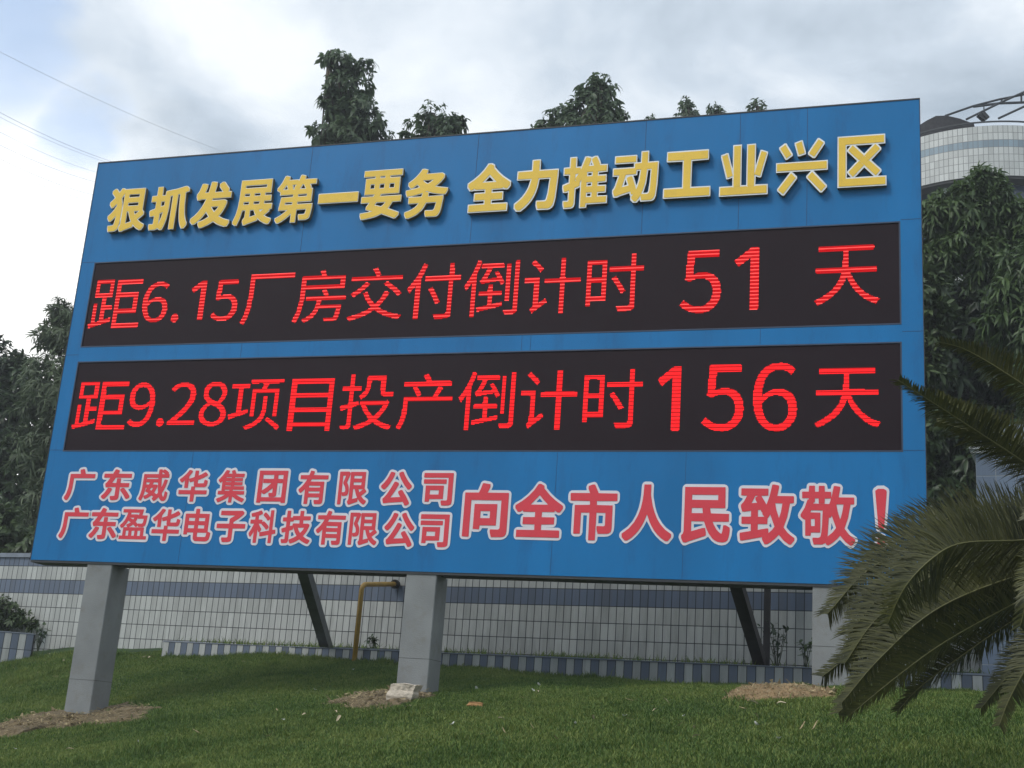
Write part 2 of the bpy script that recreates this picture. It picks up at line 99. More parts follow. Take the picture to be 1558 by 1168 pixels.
 [[[292,193,349,192,355,197,356,664,408,663,370,556,369,538,409,476,421,428,419,410,411,397,396,392,358,391,357,366,368,333,382,329,435,333,466,346,479,369,485,417,480,472,465,512,439,553,490,688,491,707,488,713,459,730,297,729,291,725],[494,193,514,191,668,239,668,285,712,236,741,214,774,195,795,197,824,234,825,256,774,284,724,333,813,399,813,417,778,454,778,721,774,727,496,725,496,289,491,267,475,245,475,230],[565,283,564,443,594,445,624,362,655,303],[686,394,668,435,668,445,752,443],[565,509,565,556,708,556,711,553,708,509],[565,618,565,664,708,664,711,659,708,618]],[[291,152,351,151,380,166,391,181,396,196,398,287,428,289,450,296,454,295,454,284,435,256,435,225,463,170,490,151,520,151,688,206,721,181,769,155,798,155,824,172,860,218,867,247,863,265,851,284,783,328,840,372,850,386,854,405,848,434,820,467,819,720,813,740,799,757,769,769,505,769,483,763,450,772,296,770,278,764,263,752,253,735,250,716,250,203,253,185,262,170,274,159]]],
 [[[728,192,760,191,804,214,805,244,745,338,662,445,632,445,589,423,590,394,635,330,453,321,527,427,587,530,584,559,536,579,507,579,448,474,390,386,338,322,310,302,310,273,327,227,357,225,430,235,690,253],[303,453,336,453,386,503,423,552,470,627,502,695,503,721,500,728,452,741,423,739,390,669,355,614,314,563,263,515,263,486],[759,453,793,454,828,489,830,519,778,568,730,625,690,680,654,744,624,745,580,727,579,695,621,621,688,530]],[[728,151,762,151,821,182,842,206,847,235,841,257,810,308,696,462,751,415,773,409,799,414,817,426,864,477,872,503,865,532,763,642,724,697,686,763,667,780,645,787,619,784,564,761,542,736,524,756,504,767,447,782,414,777,390,756,357,686,322,631,283,583,234,538,222,514,222,488,234,462,286,420,300,413,322,409,344,414,392,455,326,363,309,345,286,330,273,312,269,279,290,217,311,193,344,183,421,194,671,211,703,165],[601,472,625,521,630,544,683,477,663,485,645,488],[590,597,539,619,509,620,539,684,542,685]]],
 [[[615,192,675,190,737,194,770,207,782,225,786,262,785,717,774,720,286,719,284,651,290,643,704,643,706,284,693,272,602,272,600,244],[327,251,400,250,404,293,633,295,634,504,631,514,327,513],[404,367,404,440,556,438,554,367],[290,544,671,544,675,548,675,610,668,616,294,616,288,610]],[[615,151,703,150,762,160,798,183,821,220,827,268,827,704,819,734,798,754,769,762,300,762,270,753,253,737,244,719,242,657,252,627,246,602,248,545,259,523,284,503,284,264,291,239,306,220,325,210,388,208,406,212,422,220,443,251,556,251,582,176,597,160]]],
 [[[266,211,818,211,818,267,756,270,753,274,751,413,459,414,447,417,492,439,521,460,576,420,591,420,617,445,631,421,716,420,759,439,768,453,777,486,791,615,785,618,683,619,680,622,699,703,698,721,287,721,287,664,386,663,386,659,373,607,345,541,309,490,261,450,261,428,290,401,309,399,338,420,371,456,415,525,465,497,433,479,389,461,388,442,410,417,408,414,333,413,331,270,268,269],[397,270,395,354,448,356,449,270],[514,270,512,354,565,357,569,351,568,270],[631,270,631,355,686,357,687,270],[609,475,566,508,587,549,602,591,602,582,599,578,602,563,606,560,721,560,714,508,705,482,686,478,617,480,613,473],[510,545,455,571,441,572,433,566,431,571,437,576,525,576],[609,609,606,626,580,634,452,633,448,637,453,659,455,663,620,663]],[[260,170,810,167,832,173,850,188,860,217,860,261,856,280,846,294,832,306,794,313,793,419,805,441,817,478,828,551,831,621,820,643,799,657,731,661,741,716,736,734,722,752,707,760,689,763,296,763,274,759,256,745,248,731,244,712,244,668,251,646,263,633,278,624,333,621,334,617,322,584,296,537,263,500,230,474,218,448,218,426,227,408,270,368,290,357,290,313,263,310,246,302,232,287,225,269,227,203,241,181]]],
 [[[557,202,734,199,778,206,803,227,812,246,822,293,825,341,822,347,769,370,768,667,576,670,573,752,506,753,500,748,499,670,310,667,310,315,316,311,380,312,385,347,499,346,501,268,509,231,531,209],[587,274,577,282,575,293,576,347,752,346,744,290,730,274],[385,418,385,474,500,473,499,419],[576,418,576,474,695,473,693,418],[385,543,385,598,500,598,499,544],[576,543,576,598,694,598,693,543]],[[562,160,729,157,762,160,795,172,823,193,849,233,859,266,867,336,863,354,850,373,811,395,811,659,806,677,798,691,784,703,762,711,619,711,612,758,593,784,567,794,509,795,485,787,467,769,459,747,457,712,314,711,289,699,274,681,268,655,268,321,272,303,285,285,300,275,318,270,384,272,406,283,421,304,457,305,464,244,473,219,487,198,520,172]]],
 [[[404,188,448,186,518,189,551,195,573,207,581,221,584,240,584,416,588,419,822,421,824,493,819,498,585,500,585,526,588,529,689,592,775,662,775,694,742,720,322,716,321,647,324,641,606,639,505,581,503,499,264,496,265,420,503,418,504,276,489,265,386,264,385,236]],[[404,147,462,145,528,149,568,160,597,180,613,202,624,235,627,377,814,378,839,388,857,407,865,433,865,488,858,510,843,527,814,539,689,540,683,543,779,616,806,642,816,660,818,686,809,711,755,755,726,763,707,760,333,759,308,751,287,730,279,704,280,649,287,627,304,609,333,598,470,598,463,576,462,541,267,538,250,532,237,521,227,506,221,488,224,418,237,396,256,382,278,378,462,377,462,308,399,308,381,304,359,289,345,264,345,235,368,176,383,158]]],
 [[[360,193,431,193,432,413,434,414,458,376,482,374,512,413,511,435,444,519,504,521,508,508,568,464,614,422,636,423,666,453,667,475,654,489,611,527,562,560,537,562,519,545,515,589,431,593,431,659,508,686,507,710,478,746,456,746,394,725,267,695,267,673,280,638,302,637,359,644,357,590,262,588,262,522,344,519,295,420,253,362,252,347,254,336,277,297,299,296,325,329,357,386],[681,193,751,193,752,343,823,356,827,362,819,423,752,420,752,747,750,754,746,755,682,754,680,632,634,677,583,714,559,713,529,684,530,662,585,619,625,578,649,578,680,605,680,406,486,375,482,369,488,310,493,305,515,305,680,332]],[[357,151,426,149,444,156,457,166,472,195,473,270,506,263,635,284,639,283,640,192,648,173,660,160,686,149,745,149,767,157,784,173,793,199,794,309,829,317,849,327,863,346,869,371,861,423,851,445,826,463,794,467,793,745,785,771,767,789,737,797,690,796,668,790,653,778,644,764,638,722,598,749,580,755,554,753,532,740,499,778,484,785,466,788,371,760,264,738,249,731,235,716,227,698,225,679,244,624,228,606,221,588,220,525,228,505,242,490,261,481,283,478,250,420,216,375,211,357,212,338,242,280,256,265,286,254,316,261,322,184,334,165]]],
 [[[285,190,369,193,388,198,402,209,412,238,412,407,479,429,482,432,483,464,487,463,528,377,567,322,512,289,423,256,422,231,447,190,472,189,523,207,581,234,626,262,674,231,729,204,773,188,798,189,827,227,828,253,747,284,692,319,732,366,759,410,791,484,795,498,795,520,762,536,668,535,667,590,806,594,806,662,670,663,666,667,666,751,663,755,600,755,594,751,593,665,461,663,456,660,454,638,413,637,412,751,406,755,340,753,337,638,270,637,264,630,265,568,339,564,339,469,257,443,257,421,270,376,296,374,336,386,339,381,338,267,329,260,274,260,268,256,268,234],[630,373,593,421,571,462,696,463,670,418],[413,488,413,566,476,568,479,593,593,591,593,535,472,535,468,531,465,499]],[[291,149,372,152,416,169,441,151,471,148,551,177,625,216,694,177,771,148,801,148,825,163,867,222,870,244,864,266,841,290,775,313,750,328,797,400,836,497,833,530,815,556,837,573,848,600,848,658,833,688,819,698,801,705,709,705,708,746,702,767,684,787,661,796,603,797,573,785,554,757,552,706,548,705,456,703,449,763,434,783,416,794,346,796,328,790,313,779,298,750,297,680,265,677,247,669,230,651,222,625,223,574,230,552,243,537,258,529,295,525,296,497,254,485,236,475,221,457,215,435,230,372,240,354,265,336,296,332,296,303,269,300,247,289,231,270,226,248,228,229,249,174,265,157],[456,308,454,380,478,388,512,332]]],
 [[[290,188,362,185,369,190,369,573,373,578,717,576,717,279,703,266,611,267,608,261,608,235,626,186,736,187,758,190,780,200,794,221,798,250,798,646,794,657,552,658,578,719,577,749,501,760,488,756,467,694,450,658,292,657],[410,268,483,266,486,305,490,308,672,309,673,536,411,536],[486,385,486,460,596,460,596,385]],[[292,159,352,157,374,163,387,174,395,189,399,246,421,238,480,239,502,252,517,279,586,279,579,244,597,189,608,170,627,159,678,157,740,160,770,168,798,185,820,218,826,262,826,640,822,658,812,673,799,681,781,686,594,686,590,687,606,731,603,750,594,764,572,778,506,788,484,783,467,768,436,686,304,686,289,682,275,672,265,658,261,640,261,203,269,178],[517,412,517,433,569,431,568,412]]],
 [[[277,204,807,202,810,208,810,259,807,277,583,279,583,336,739,340,740,402,740,409,733,413,583,413,583,464,587,468,737,468,741,484,774,464,803,464,838,505,838,534,740,593,671,644,595,717,594,743,590,746,550,765,521,763,468,695,407,637,331,582,249,537,247,530,248,505,282,466,312,467,345,486,347,472,352,468,499,467,499,413,352,412,350,347,351,340,356,337,499,337,501,281,495,278,279,277],[436,544,543,645,596,593,653,545]],[[279,176,793,173,816,179,828,190,837,207,839,260,833,282,815,300,793,306,612,308,731,310,755,322,768,348,768,403,756,426,735,440,753,450,786,435,804,437,819,445,863,500,867,520,860,542,847,557,745,617,683,664,624,719,619,748,602,767,547,792,529,793,514,787,502,777,451,711,390,653,320,602,239,559,221,535,219,517,224,498,269,446,298,437,331,451,356,440,335,427,323,403,322,348,328,333,338,320,360,309,472,308,291,306,269,298,256,286,249,271,248,216,258,191],[503,571,544,611,584,572]]],
 [[[500,189,580,189,583,472,690,471,690,343,678,334,598,335,592,332,592,302,609,256,722,258,748,266,765,280,771,317,771,548,583,551,581,592,818,594,823,599,821,671,598,673,551,761,524,763,473,746,473,717,495,673,271,673,262,669,264,594,499,592,499,552,319,548,318,262,323,253,397,255,399,471,499,471]],[[502,160,566,158,588,166,606,190,610,228,690,228,731,233,760,245,781,263,795,289,800,325,800,534,797,549,788,564,815,566,830,572,844,587,851,608,850,666,843,681,830,694,808,701,613,701,569,775,555,786,536,791,474,775,456,762,445,736,452,702,269,700,243,683,233,655,234,604,243,583,265,568,302,564,293,549,290,534,290,270,295,248,313,231,335,224,390,225,415,240,427,267,427,439,430,443,470,443,471,201,481,175],[610,364,609,443,661,443,661,364]]],
 [[[293,190,325,188,377,219,421,256,455,293,488,337,513,381,542,451,545,451,574,384,601,337,633,293,669,256,710,223,765,190,791,190,798,192,831,230,831,260,759,304,704,355,663,411,633,469,608,534,584,634,581,659,582,755,500,755,494,652,485,586,469,516,440,443,398,373,340,311,258,256,259,223]],[[295,162,315,159,334,165,389,199,436,239,477,283,509,327,543,388,612,283,653,239,704,198,759,167,785,161,807,169,855,224,860,250,851,272,840,283,770,325,725,367,684,422,656,475,635,532,612,627,609,657,611,748,603,767,587,780,568,785,510,785,491,778,477,763,470,745,466,646,458,583,442,517,415,448,378,385,326,331,246,276,233,261,229,239,235,217,279,172]]],
 [[[295,185,327,183,356,195,545,254,545,284,536,327,507,327,382,293,381,390,386,392,521,391,551,319,575,276,620,225,646,208,676,196,730,191,763,198,783,214,793,236,801,269,806,306,804,335,763,357,734,357,725,298,716,274,694,285,662,313,630,361,617,390,793,392,794,467,595,470,585,518,587,522,745,522,752,526,749,727,301,727,299,295,291,269,276,257,273,251,274,225],[382,470,382,522,500,522,506,471],[382,601,382,651,668,651,671,647,671,603,668,600]],[[297,156,324,155,372,174,541,224,570,245,610,204,643,182,684,167,720,163,761,170,786,185,804,204,826,255,834,321,824,347,799,365,816,384,823,402,821,468,812,483,797,493,758,501,775,519,780,541,780,714,775,732,763,747,735,756,317,756,299,753,281,739,273,725,271,710,271,285,251,263,245,237,248,222,274,175],[695,313,669,343,658,362,708,362,700,314,698,310],[412,328,409,354,412,363,504,363,508,358,508,354]]],
 [[[520,191,547,190,582,209,627,242,668,282,719,228,774,192,796,192,829,230,829,254,789,278,760,301,716,352,753,448,780,576,821,580,821,642,814,646,649,646,647,649,664,723,664,745,616,755,594,754,566,642,536,563,480,646,553,649,554,715,268,716,267,649,330,646,295,587,266,558,267,536,281,495,305,493,375,503,374,447,275,445,275,382,279,378,374,378,375,316,374,311,261,293,258,272,265,224,268,221,290,221,499,258,495,253,495,231],[561,294,557,338,536,338,448,323,447,374,448,378,547,379,549,433,555,437,576,471,622,356,599,327],[668,438,639,517,627,577,702,576,687,495],[448,447,446,510,473,514,485,492,493,488,495,469,515,448],[378,575,418,647,447,646,418,630,418,608,436,580]],[[520,163,544,161,577,177,617,204,665,245,726,192,779,164,797,165,812,172,850,218,858,243,848,269,786,311,753,344,745,357,779,445,803,548,830,555,848,577,850,632,845,650,834,665,815,673,683,674,681,676,693,731,686,757,665,773,614,783,595,782,581,775,569,760,562,740,540,745,280,745,262,741,247,730,239,713,238,654,244,639,254,629,285,617,273,599,246,573,238,555,239,537,254,493,270,471,256,460,247,442,247,383,254,367,269,355,287,350,346,350,347,335,262,320,240,306,230,280,240,218,256,199,280,192,467,225,503,174],[581,348,566,364,575,379,577,393,593,357,584,347]]],
 [[[530,192,551,190,591,212,639,249,672,283,726,225,778,191,798,192,829,229,829,252,793,273,765,295,718,350,755,449,782,577,816,577,820,581,820,640,815,643,656,643,673,724,673,742,668,745,624,751,605,750,580,640,576,695,510,696,507,752,448,752,445,746,445,698,441,695,408,695,404,698,404,750,400,753,342,752,338,695,272,695,266,691,268,632,338,632,340,629,339,621,325,618,295,541,251,475,254,455,287,430,302,427,303,277,360,276,364,307,463,308,463,496,360,497,355,500,367,518,488,517,481,372,474,306,466,273,459,264,444,258,382,259,380,240,393,195,485,196,518,211],[540,271,553,449,573,452,584,469,630,354,595,313],[364,367,361,434,400,437,404,434,404,368],[672,436,647,508,633,570,639,577,705,577,708,574,695,504,679,448],[389,581,392,592,404,596,404,629,408,632,444,631,445,588,448,582,455,582,507,582,510,631,576,632,558,579]],[[528,164,552,162,581,177,623,204,669,244,731,190,768,168,783,163,797,164,812,172,852,219,858,245,849,267,781,314,747,355,782,446,805,548,830,556,846,575,847,641,837,659,816,671,691,672,701,740,691,760,673,771,621,779,603,777,581,759,572,725,541,723,532,762,522,773,508,780,449,780,423,766,412,776,398,781,343,780,328,773,317,760,312,725,262,720,246,707,238,688,238,641,244,622,262,607,292,600,270,549,229,489,223,468,231,443,273,406,276,274,285,259,299,250,350,246,367,190,387,170,401,166,471,167,511,176],[574,328,581,401,600,355]]],
 [[[367,243,388,240,407,244,421,258,426,276,426,294,422,309,407,322,374,326,359,322,345,309,340,287,344,261,357,246],[354,393,403,390,413,393,443,683,440,697,414,710,352,710,324,694]],[[369,214,389,212,422,223,445,247,454,277,453,295,442,324,419,346,389,355,356,349,342,341,320,317,312,288,317,258,324,244,345,223],[349,365,364,362,415,363,433,376,441,394,471,691,467,706,457,717,415,738,345,736,309,716,296,695,325,394,334,376]]],
 [[[527,228,529,226,555,226,808,226,810,228,811,265,811,269,808,270,591,270,572,272,573,372,767,373,769,375,769,426,769,573,767,577,573,576,572,665,797,666,799,668,800,705,800,709,797,711,536,711,527,709],[280,232,287,230,368,255,393,260,485,286,503,292,506,294,500,332,428,313,426,313,425,316,425,412,500,413,502,415,500,454,430,454,425,456,426,536,478,536,489,537,492,540,492,712,489,716,316,716,302,715,299,712,299,540,302,537,335,536,380,536,382,533,383,302,360,294,339,291,339,478,302,478,300,456,300,283,298,279,276,274,271,269],[573,418,573,534,725,533,726,419,723,417],[342,575,340,591,341,676,449,676,450,577]]],
 [[[410,244,413,242,438,242,468,249,490,260,512,279,529,303,540,325,547,347,548,376,550,380,543,435,529,468,515,485,497,499,479,508,453,515,416,515,405,513,365,495,347,481,336,468,334,471,335,508,350,570,368,603,390,625,416,637,431,640,457,640,486,630,512,608,540,640,529,655,512,668,486,679,457,685,409,683,383,675,358,660,332,636,315,611,305,589,294,559,285,512,282,453,285,405,293,361,307,321,325,292,347,270,369,255,391,246],[405,287,394,291,380,301,361,321,343,365,335,420,348,438,380,465,413,476,427,475,457,468,472,457,487,438,496,402,498,372,495,369,494,347,485,325,476,310,465,299,442,287]]],
 [[[386,252,388,249,424,249,439,249,442,252,442,673,442,677,439,679,391,679,283,593,290,578,311,549,377,600,384,605,386,604]]],
 [[[375,244,403,242,429,244,466,256,480,264,499,278,519,303,533,328,541,354,542,383,544,391,542,394,541,424,534,449,523,471,506,493,488,507,466,518,440,524,414,526,374,521,356,511,351,512,361,629,370,631,521,631,523,633,523,658,523,677,521,679,323,679,313,677,299,479,320,464,330,461,348,472,378,483,422,483,436,478,458,464,474,446,486,409,487,376,480,343,462,315,440,298,411,287,381,288,363,291,341,299,323,309,293,335,265,299,282,282,319,259,356,246]]],
 [[[309,207,312,205,318,210,343,262,361,317,372,372,381,482,382,650,385,653,411,653,792,653,796,654,795,698,792,700,700,700,363,700,337,700,334,698,334,482,324,375,305,295,283,247,273,232,279,226]]],
 [[[304,206,307,204,311,207,328,243,342,280,356,335,371,437,374,540,377,545,582,544,543,529,575,474,577,467,392,467,392,430,502,430,494,375,481,335,469,313,450,289,435,275,402,253,373,242,367,236,388,206,391,204,439,226,465,244,484,261,511,298,527,335,530,342,534,343,703,342,697,287,694,283,689,261,681,250,659,245,586,248,583,247,594,214,597,210,677,209,718,225,726,236,736,265,749,349,750,375,747,378,542,379,540,382,541,397,544,401,546,423,549,430,776,430,784,430,787,434,787,463,784,467,599,467,597,470,611,475,618,481,583,544,765,545,768,547,768,643,767,679,765,682,578,682,574,687,553,739,549,741,516,732,509,727,527,683,333,683,329,679,330,558,322,404,320,401,311,338,297,287,268,225],[377,583,375,617,377,644,722,643,721,583]]],
 [[[302,204,305,201,338,210,430,242,463,257,498,277,543,309,570,288,631,253,664,239,745,214,778,206,782,208,808,244,804,250,752,259,683,281,620,310,580,336,582,343,615,380,641,417,656,442,675,486,631,500,595,428,577,402,543,367,520,391,491,428,455,497,419,486,416,483,417,479,453,409,482,369,511,340,474,313,408,281,331,255,279,243,277,241],[756,446,760,443,795,472,789,482,752,518,694,565,646,600,610,574,690,512,730,476],[320,450,323,447,331,448,393,495,440,538,479,582,437,599,378,540,345,514,290,479],[288,618,290,616,793,616,795,618,794,659,782,660,565,660,562,662,579,670,567,695,536,746,493,732,529,666,531,662,529,660,290,660,288,659]]],
 [[[358,204,402,204,403,208,404,593,437,655,464,721,457,727,424,738,418,729,395,674,358,608,325,560,271,498,299,455,346,512,354,521,357,520],[575,204,578,202,647,202,691,206,717,216,727,226,731,237,734,263,734,564,739,565,805,565,808,567,808,578,808,608,805,610,735,611,734,732,732,734,688,732,688,626,688,614,685,611,464,611,453,610,451,608,451,567,453,565,684,565,687,564,688,267,669,246,559,247,557,245],[574,340,615,362,561,454,533,498,526,505,523,504,487,487,542,399]]],
 [[[333,205,336,203,351,203,373,203,376,205,376,608,396,656,420,726,380,739,362,685,330,608,290,539,260,498,278,462,285,455,333,524],[668,216,670,214,699,214,747,218,769,225,782,238,786,245,788,275,788,707,786,722,784,725,751,725,747,718,746,271,732,255,655,255,653,253,667,223],[403,253,410,249,439,255,641,298,642,308,639,333,637,335,538,315,538,396,626,396,629,399,630,432,626,436,538,436,537,498,534,501,498,501,496,498,494,436,413,436,411,432,411,399,413,396,495,396,496,311,494,307,399,289,396,286],[662,348,702,348,702,689,699,692,662,693],[614,498,644,511,648,517,639,539,629,553,621,572,582,629,564,625,552,619,550,616,575,575,576,568,494,559,490,557,472,557,492,590,518,641,519,649,527,660,633,660,637,663,637,696,630,700,424,700,421,696,421,663,424,660,479,660,462,619,439,575,411,542,424,508,468,517,597,536]]],
 [[[614,205,620,203,660,203,662,205,662,498,671,501,810,502,810,546,671,547,662,550,662,737,660,739,616,739,614,737,614,550,612,547,467,546,466,506,469,500,612,501,614,498],[360,220,363,216,367,217,396,242,501,319,490,348,484,355,418,311,414,311,415,557,279,556,276,550,276,517,279,514,367,513,369,509,367,289,360,275,342,256,341,253],[419,612,422,609,425,612,449,638,450,645,422,676,359,731,331,704,332,700,398,638]]],
 [[[593,211,596,208,666,209,713,216,728,226,734,233,738,244,738,251,741,255,741,284,741,578,743,579,809,579,812,581,812,585,812,622,809,624,742,625,741,735,739,738,699,738,696,735,695,625,508,624,506,622,506,581,508,579,691,579,695,578,695,270,680,254,578,255],[297,266,299,264,336,264,339,266,339,311,479,311,481,314,481,669,481,688,479,691,317,692,299,690,297,688],[339,354,339,483,438,483,438,354],[618,372,655,394,610,468,563,534,528,515,528,512,567,453,613,376],[343,525,340,526,339,648,343,651,365,652,435,651,438,648,439,640,438,526,435,525]]],
 [[[300,206,302,204,306,205,353,226,400,254,441,285,474,316,495,342,520,382,531,404,540,430,544,434,564,390,582,360,608,324,639,291,676,259,709,237,753,215,782,204,789,210,814,243,812,246,760,265,731,279,698,301,664,331,643,353,613,393,591,430,576,467,577,470,603,471,797,471,796,514,793,516,558,518,562,650,771,650,773,690,771,696,331,696,313,696,310,694,309,651,515,650,515,577,513,573,511,518,507,516,291,516,288,514,288,474,291,470,482,471,500,470,501,467,479,408,460,377,434,345,408,320,372,293,331,268,276,242,274,239]]],
 [[[360,244,387,242,417,245,450,257,474,273,497,299,515,328,532,380,540,420,543,482,540,530,532,570,518,611,504,633,474,662,453,675,428,683,413,684,409,686,369,683,351,676,321,657,305,640,293,622,285,603,276,567,277,515,283,490,293,464,318,436,340,422,387,411,420,415,453,429,471,442,490,460,490,438,487,409,476,365,459,328,442,309,413,291,373,288,347,295,325,309,314,320,285,288,286,284,296,274,314,260,336,250],[398,453,369,459,358,466,343,482,336,493,331,508,328,526,327,548,332,589,346,614,365,634,384,641,398,643,420,640,435,634,452,622,464,607,476,585,483,563,491,508,480,493,453,470,424,456]]],
 [[[276,252,279,249,403,249,543,249,545,252,545,296,543,298,422,297,418,295,367,294,362,296,426,362,473,420,498,461,512,490,522,527,525,560,523,589,512,622,491,651,473,666,451,677,407,686,385,686,363,683,334,672,315,662,286,637,273,622,304,592,334,620,367,638,378,641,392,641,422,638,448,622,459,607,466,593,471,556,470,538,462,508,452,483,433,450,415,424,371,373,275,282]]],
 [[[384,244,433,242,466,249,491,260,514,277,530,295,545,325,546,343,548,347,545,383,535,409,524,426,509,442,488,459,484,460,476,468,505,497,515,512,526,534,533,570,531,596,526,614,512,640,488,665,458,679,440,683,414,685,385,683,381,680,370,679,345,666,330,655,316,640,306,622,299,600,298,559,306,530,323,505,354,475,334,463,315,446,298,427,288,409,277,376,276,358,279,332,286,310,295,295,315,274,341,257,359,250],[400,284,370,291,348,306,332,328,326,347,326,376,333,402,355,435,385,457,440,432,473,409,492,380,495,365,496,354,491,331,488,321,477,306,462,295,447,288,433,284],[436,486,389,508,374,519,363,530,351,548,348,559,348,592,359,618,370,630,381,637,414,644,444,638,455,633,463,625,481,600,484,589,485,563,484,548,479,534,463,504,444,485]]],
 [[[463,206,522,226,562,248,601,279,624,305,634,323,649,360,654,389,656,499,654,542,613,543,610,539,610,400,599,352,588,330,562,300,525,274,478,253,435,239],[779,206,782,203,812,235,789,256,734,296,679,331,651,305,742,239],[276,316,280,312,298,317,472,378,469,404,466,415,463,416,412,399,397,396,395,400,396,627,459,628,462,631,462,671,346,673,276,671,277,631,280,628,350,627,350,554,350,382,269,359,267,352],[493,341,496,339,522,339,533,339,536,341,536,573,643,574,725,572,725,341,734,339,771,341,770,613,767,615,634,616,653,660,661,673,808,674,808,715,485,715,474,714,472,712,472,675,474,673,584,674,606,671,588,616,496,615,493,613]]],
 [[[341,209,344,206,384,206,387,209,388,246,645,246,692,246,693,209,696,206,736,206,739,209,739,704,623,705,344,705,341,704],[388,289,388,385,693,385,691,289],[388,428,388,524,681,525,691,524,692,520,691,429],[388,567,388,660,693,660,692,567]]],
 [[[442,204,444,201,477,210,536,231,576,250,616,275,649,253,719,220,763,206,781,202,784,204,809,241,807,244,752,258,723,269,697,280,656,303,701,348,732,391,747,417,770,472,741,485,730,482,693,482,470,483,468,442,484,440,501,406,528,363,561,323,578,307,579,303,547,284,539,283,514,270,470,255,426,244,423,241],[329,208,363,209,374,212,384,219,395,230,400,259,400,420,402,424,461,442,455,483,399,468,400,578,404,580,473,582,473,618,473,622,470,623,404,623,400,626,400,739,396,741,356,739,356,626,352,624,276,622,276,582,279,580,330,581,352,580,356,578,356,457,349,453,269,431,283,388,357,409,356,259,345,249,290,250,284,248,297,209],[616,332,568,380,550,406,532,439,693,440,706,439,687,402,657,365,625,336],[474,501,477,498,484,499,510,517,525,531,542,552,551,571,563,604,568,633,569,678,668,677,670,560,678,538,690,528,704,524,719,523,800,525,802,527,798,563,796,565,767,562,722,563,713,585,712,720,528,720,525,714,525,633,523,629,521,615,510,585,484,554,473,544,452,530,452,527]]],
 [[[303,201,305,199,309,201,329,234,351,293,366,370,369,472,371,477,789,477,792,480,792,520,789,522,665,522,651,524,698,601,694,607,654,621,618,546,602,522,463,522,459,524,489,536,492,542,480,568,462,593,462,597,441,625,404,608,453,524,437,522,327,522,321,520,321,417,317,351,299,282,287,256,270,230],[314,630,316,627,775,627,777,630,777,667,775,669,756,671,588,671,568,707,553,729,540,742,497,729,533,670,316,670,313,667]]],
 [[[318,244,331,242,346,245,353,248,364,259,367,266,370,284,367,299,360,310,346,322,331,324,316,322,309,317,295,299,292,284,295,266,298,259,309,248]]],
]
# ------------------------------------------------------------------ helpers
def tag(o, label=None, cat=None, group=None, kind=None):
    if label: o['label'] = label
    if cat: o['category'] = cat
    if group: o['group'] = group
    if kind: o['kind'] = kind
    return o
def thing(name, label, cat, loc=(0, 0, 0), group=None):
    o = bpy.data.objects.new(name, None); COL.objects.link(o); o.location = loc; o.empty_display_size = .2
    return tag(o, label, cat, group)
def link_mesh(name, me, mats, parent=None):
    for mt in (mats if isinstance(mats, (list, tuple)) else [mats]): me.materials.append(mt)
    o = bpy.data.objects.new(name, me); COL.objects.link(o)
    if parent is not None:
        o.parent = parent
        if parent.parent is None: o.location = -Vector(parent.location)
    return o
def mesh_from(name, V, F, mats, parent=None, mi=None, smooth=False):
    me = bpy.data.meshes.new(name); me.from_pydata([tuple(v) for v in V], [], [tuple(f) for f in F])
    if mi is not None: me.polygons.foreach_set('material_index', mi)
    if smooth: me.polygons.foreach_set('use_smooth', [True] * len(me.polygons))
    me.update()
    return link_mesh(name, me, mats, parent)
def mesh_np(name, V, F, mats, parent=None, smooth=False, mi=None):
    """V (n,3) floats, F (m,k) ints, all faces with k corners"""
    V = np.ascontiguousarray(V, dtype=np.float32); F = np.ascontiguousarray(F, dtype=np.int32)
    me = bpy.data.meshes.new(name); k = F.shape[1]
    me.vertices.add(len(V)); me.vertices.foreach_set('co', V.ravel())
    me.loops.add(F.size); me.loops.foreach_set('vertex_index', F.ravel())
    me.polygons.add(len(F)); me.polygons.foreach_set('loop_start', np.arange(0, F.size, k, dtype=np.int32))
    me.polygons.foreach_set('loop_total', np.full(len(F), k, dtype=np.int32))
    if smooth: me.polygons.foreach_set('use_smooth', np.ones(len(F), dtype=bool))
    if mi is not None: me.polygons.foreach_set('material_index', np.asarray(mi, dtype=np.int32))
    me.update(calc_edges=True); me.validate()
    return link_mesh(name, me, mats, parent)
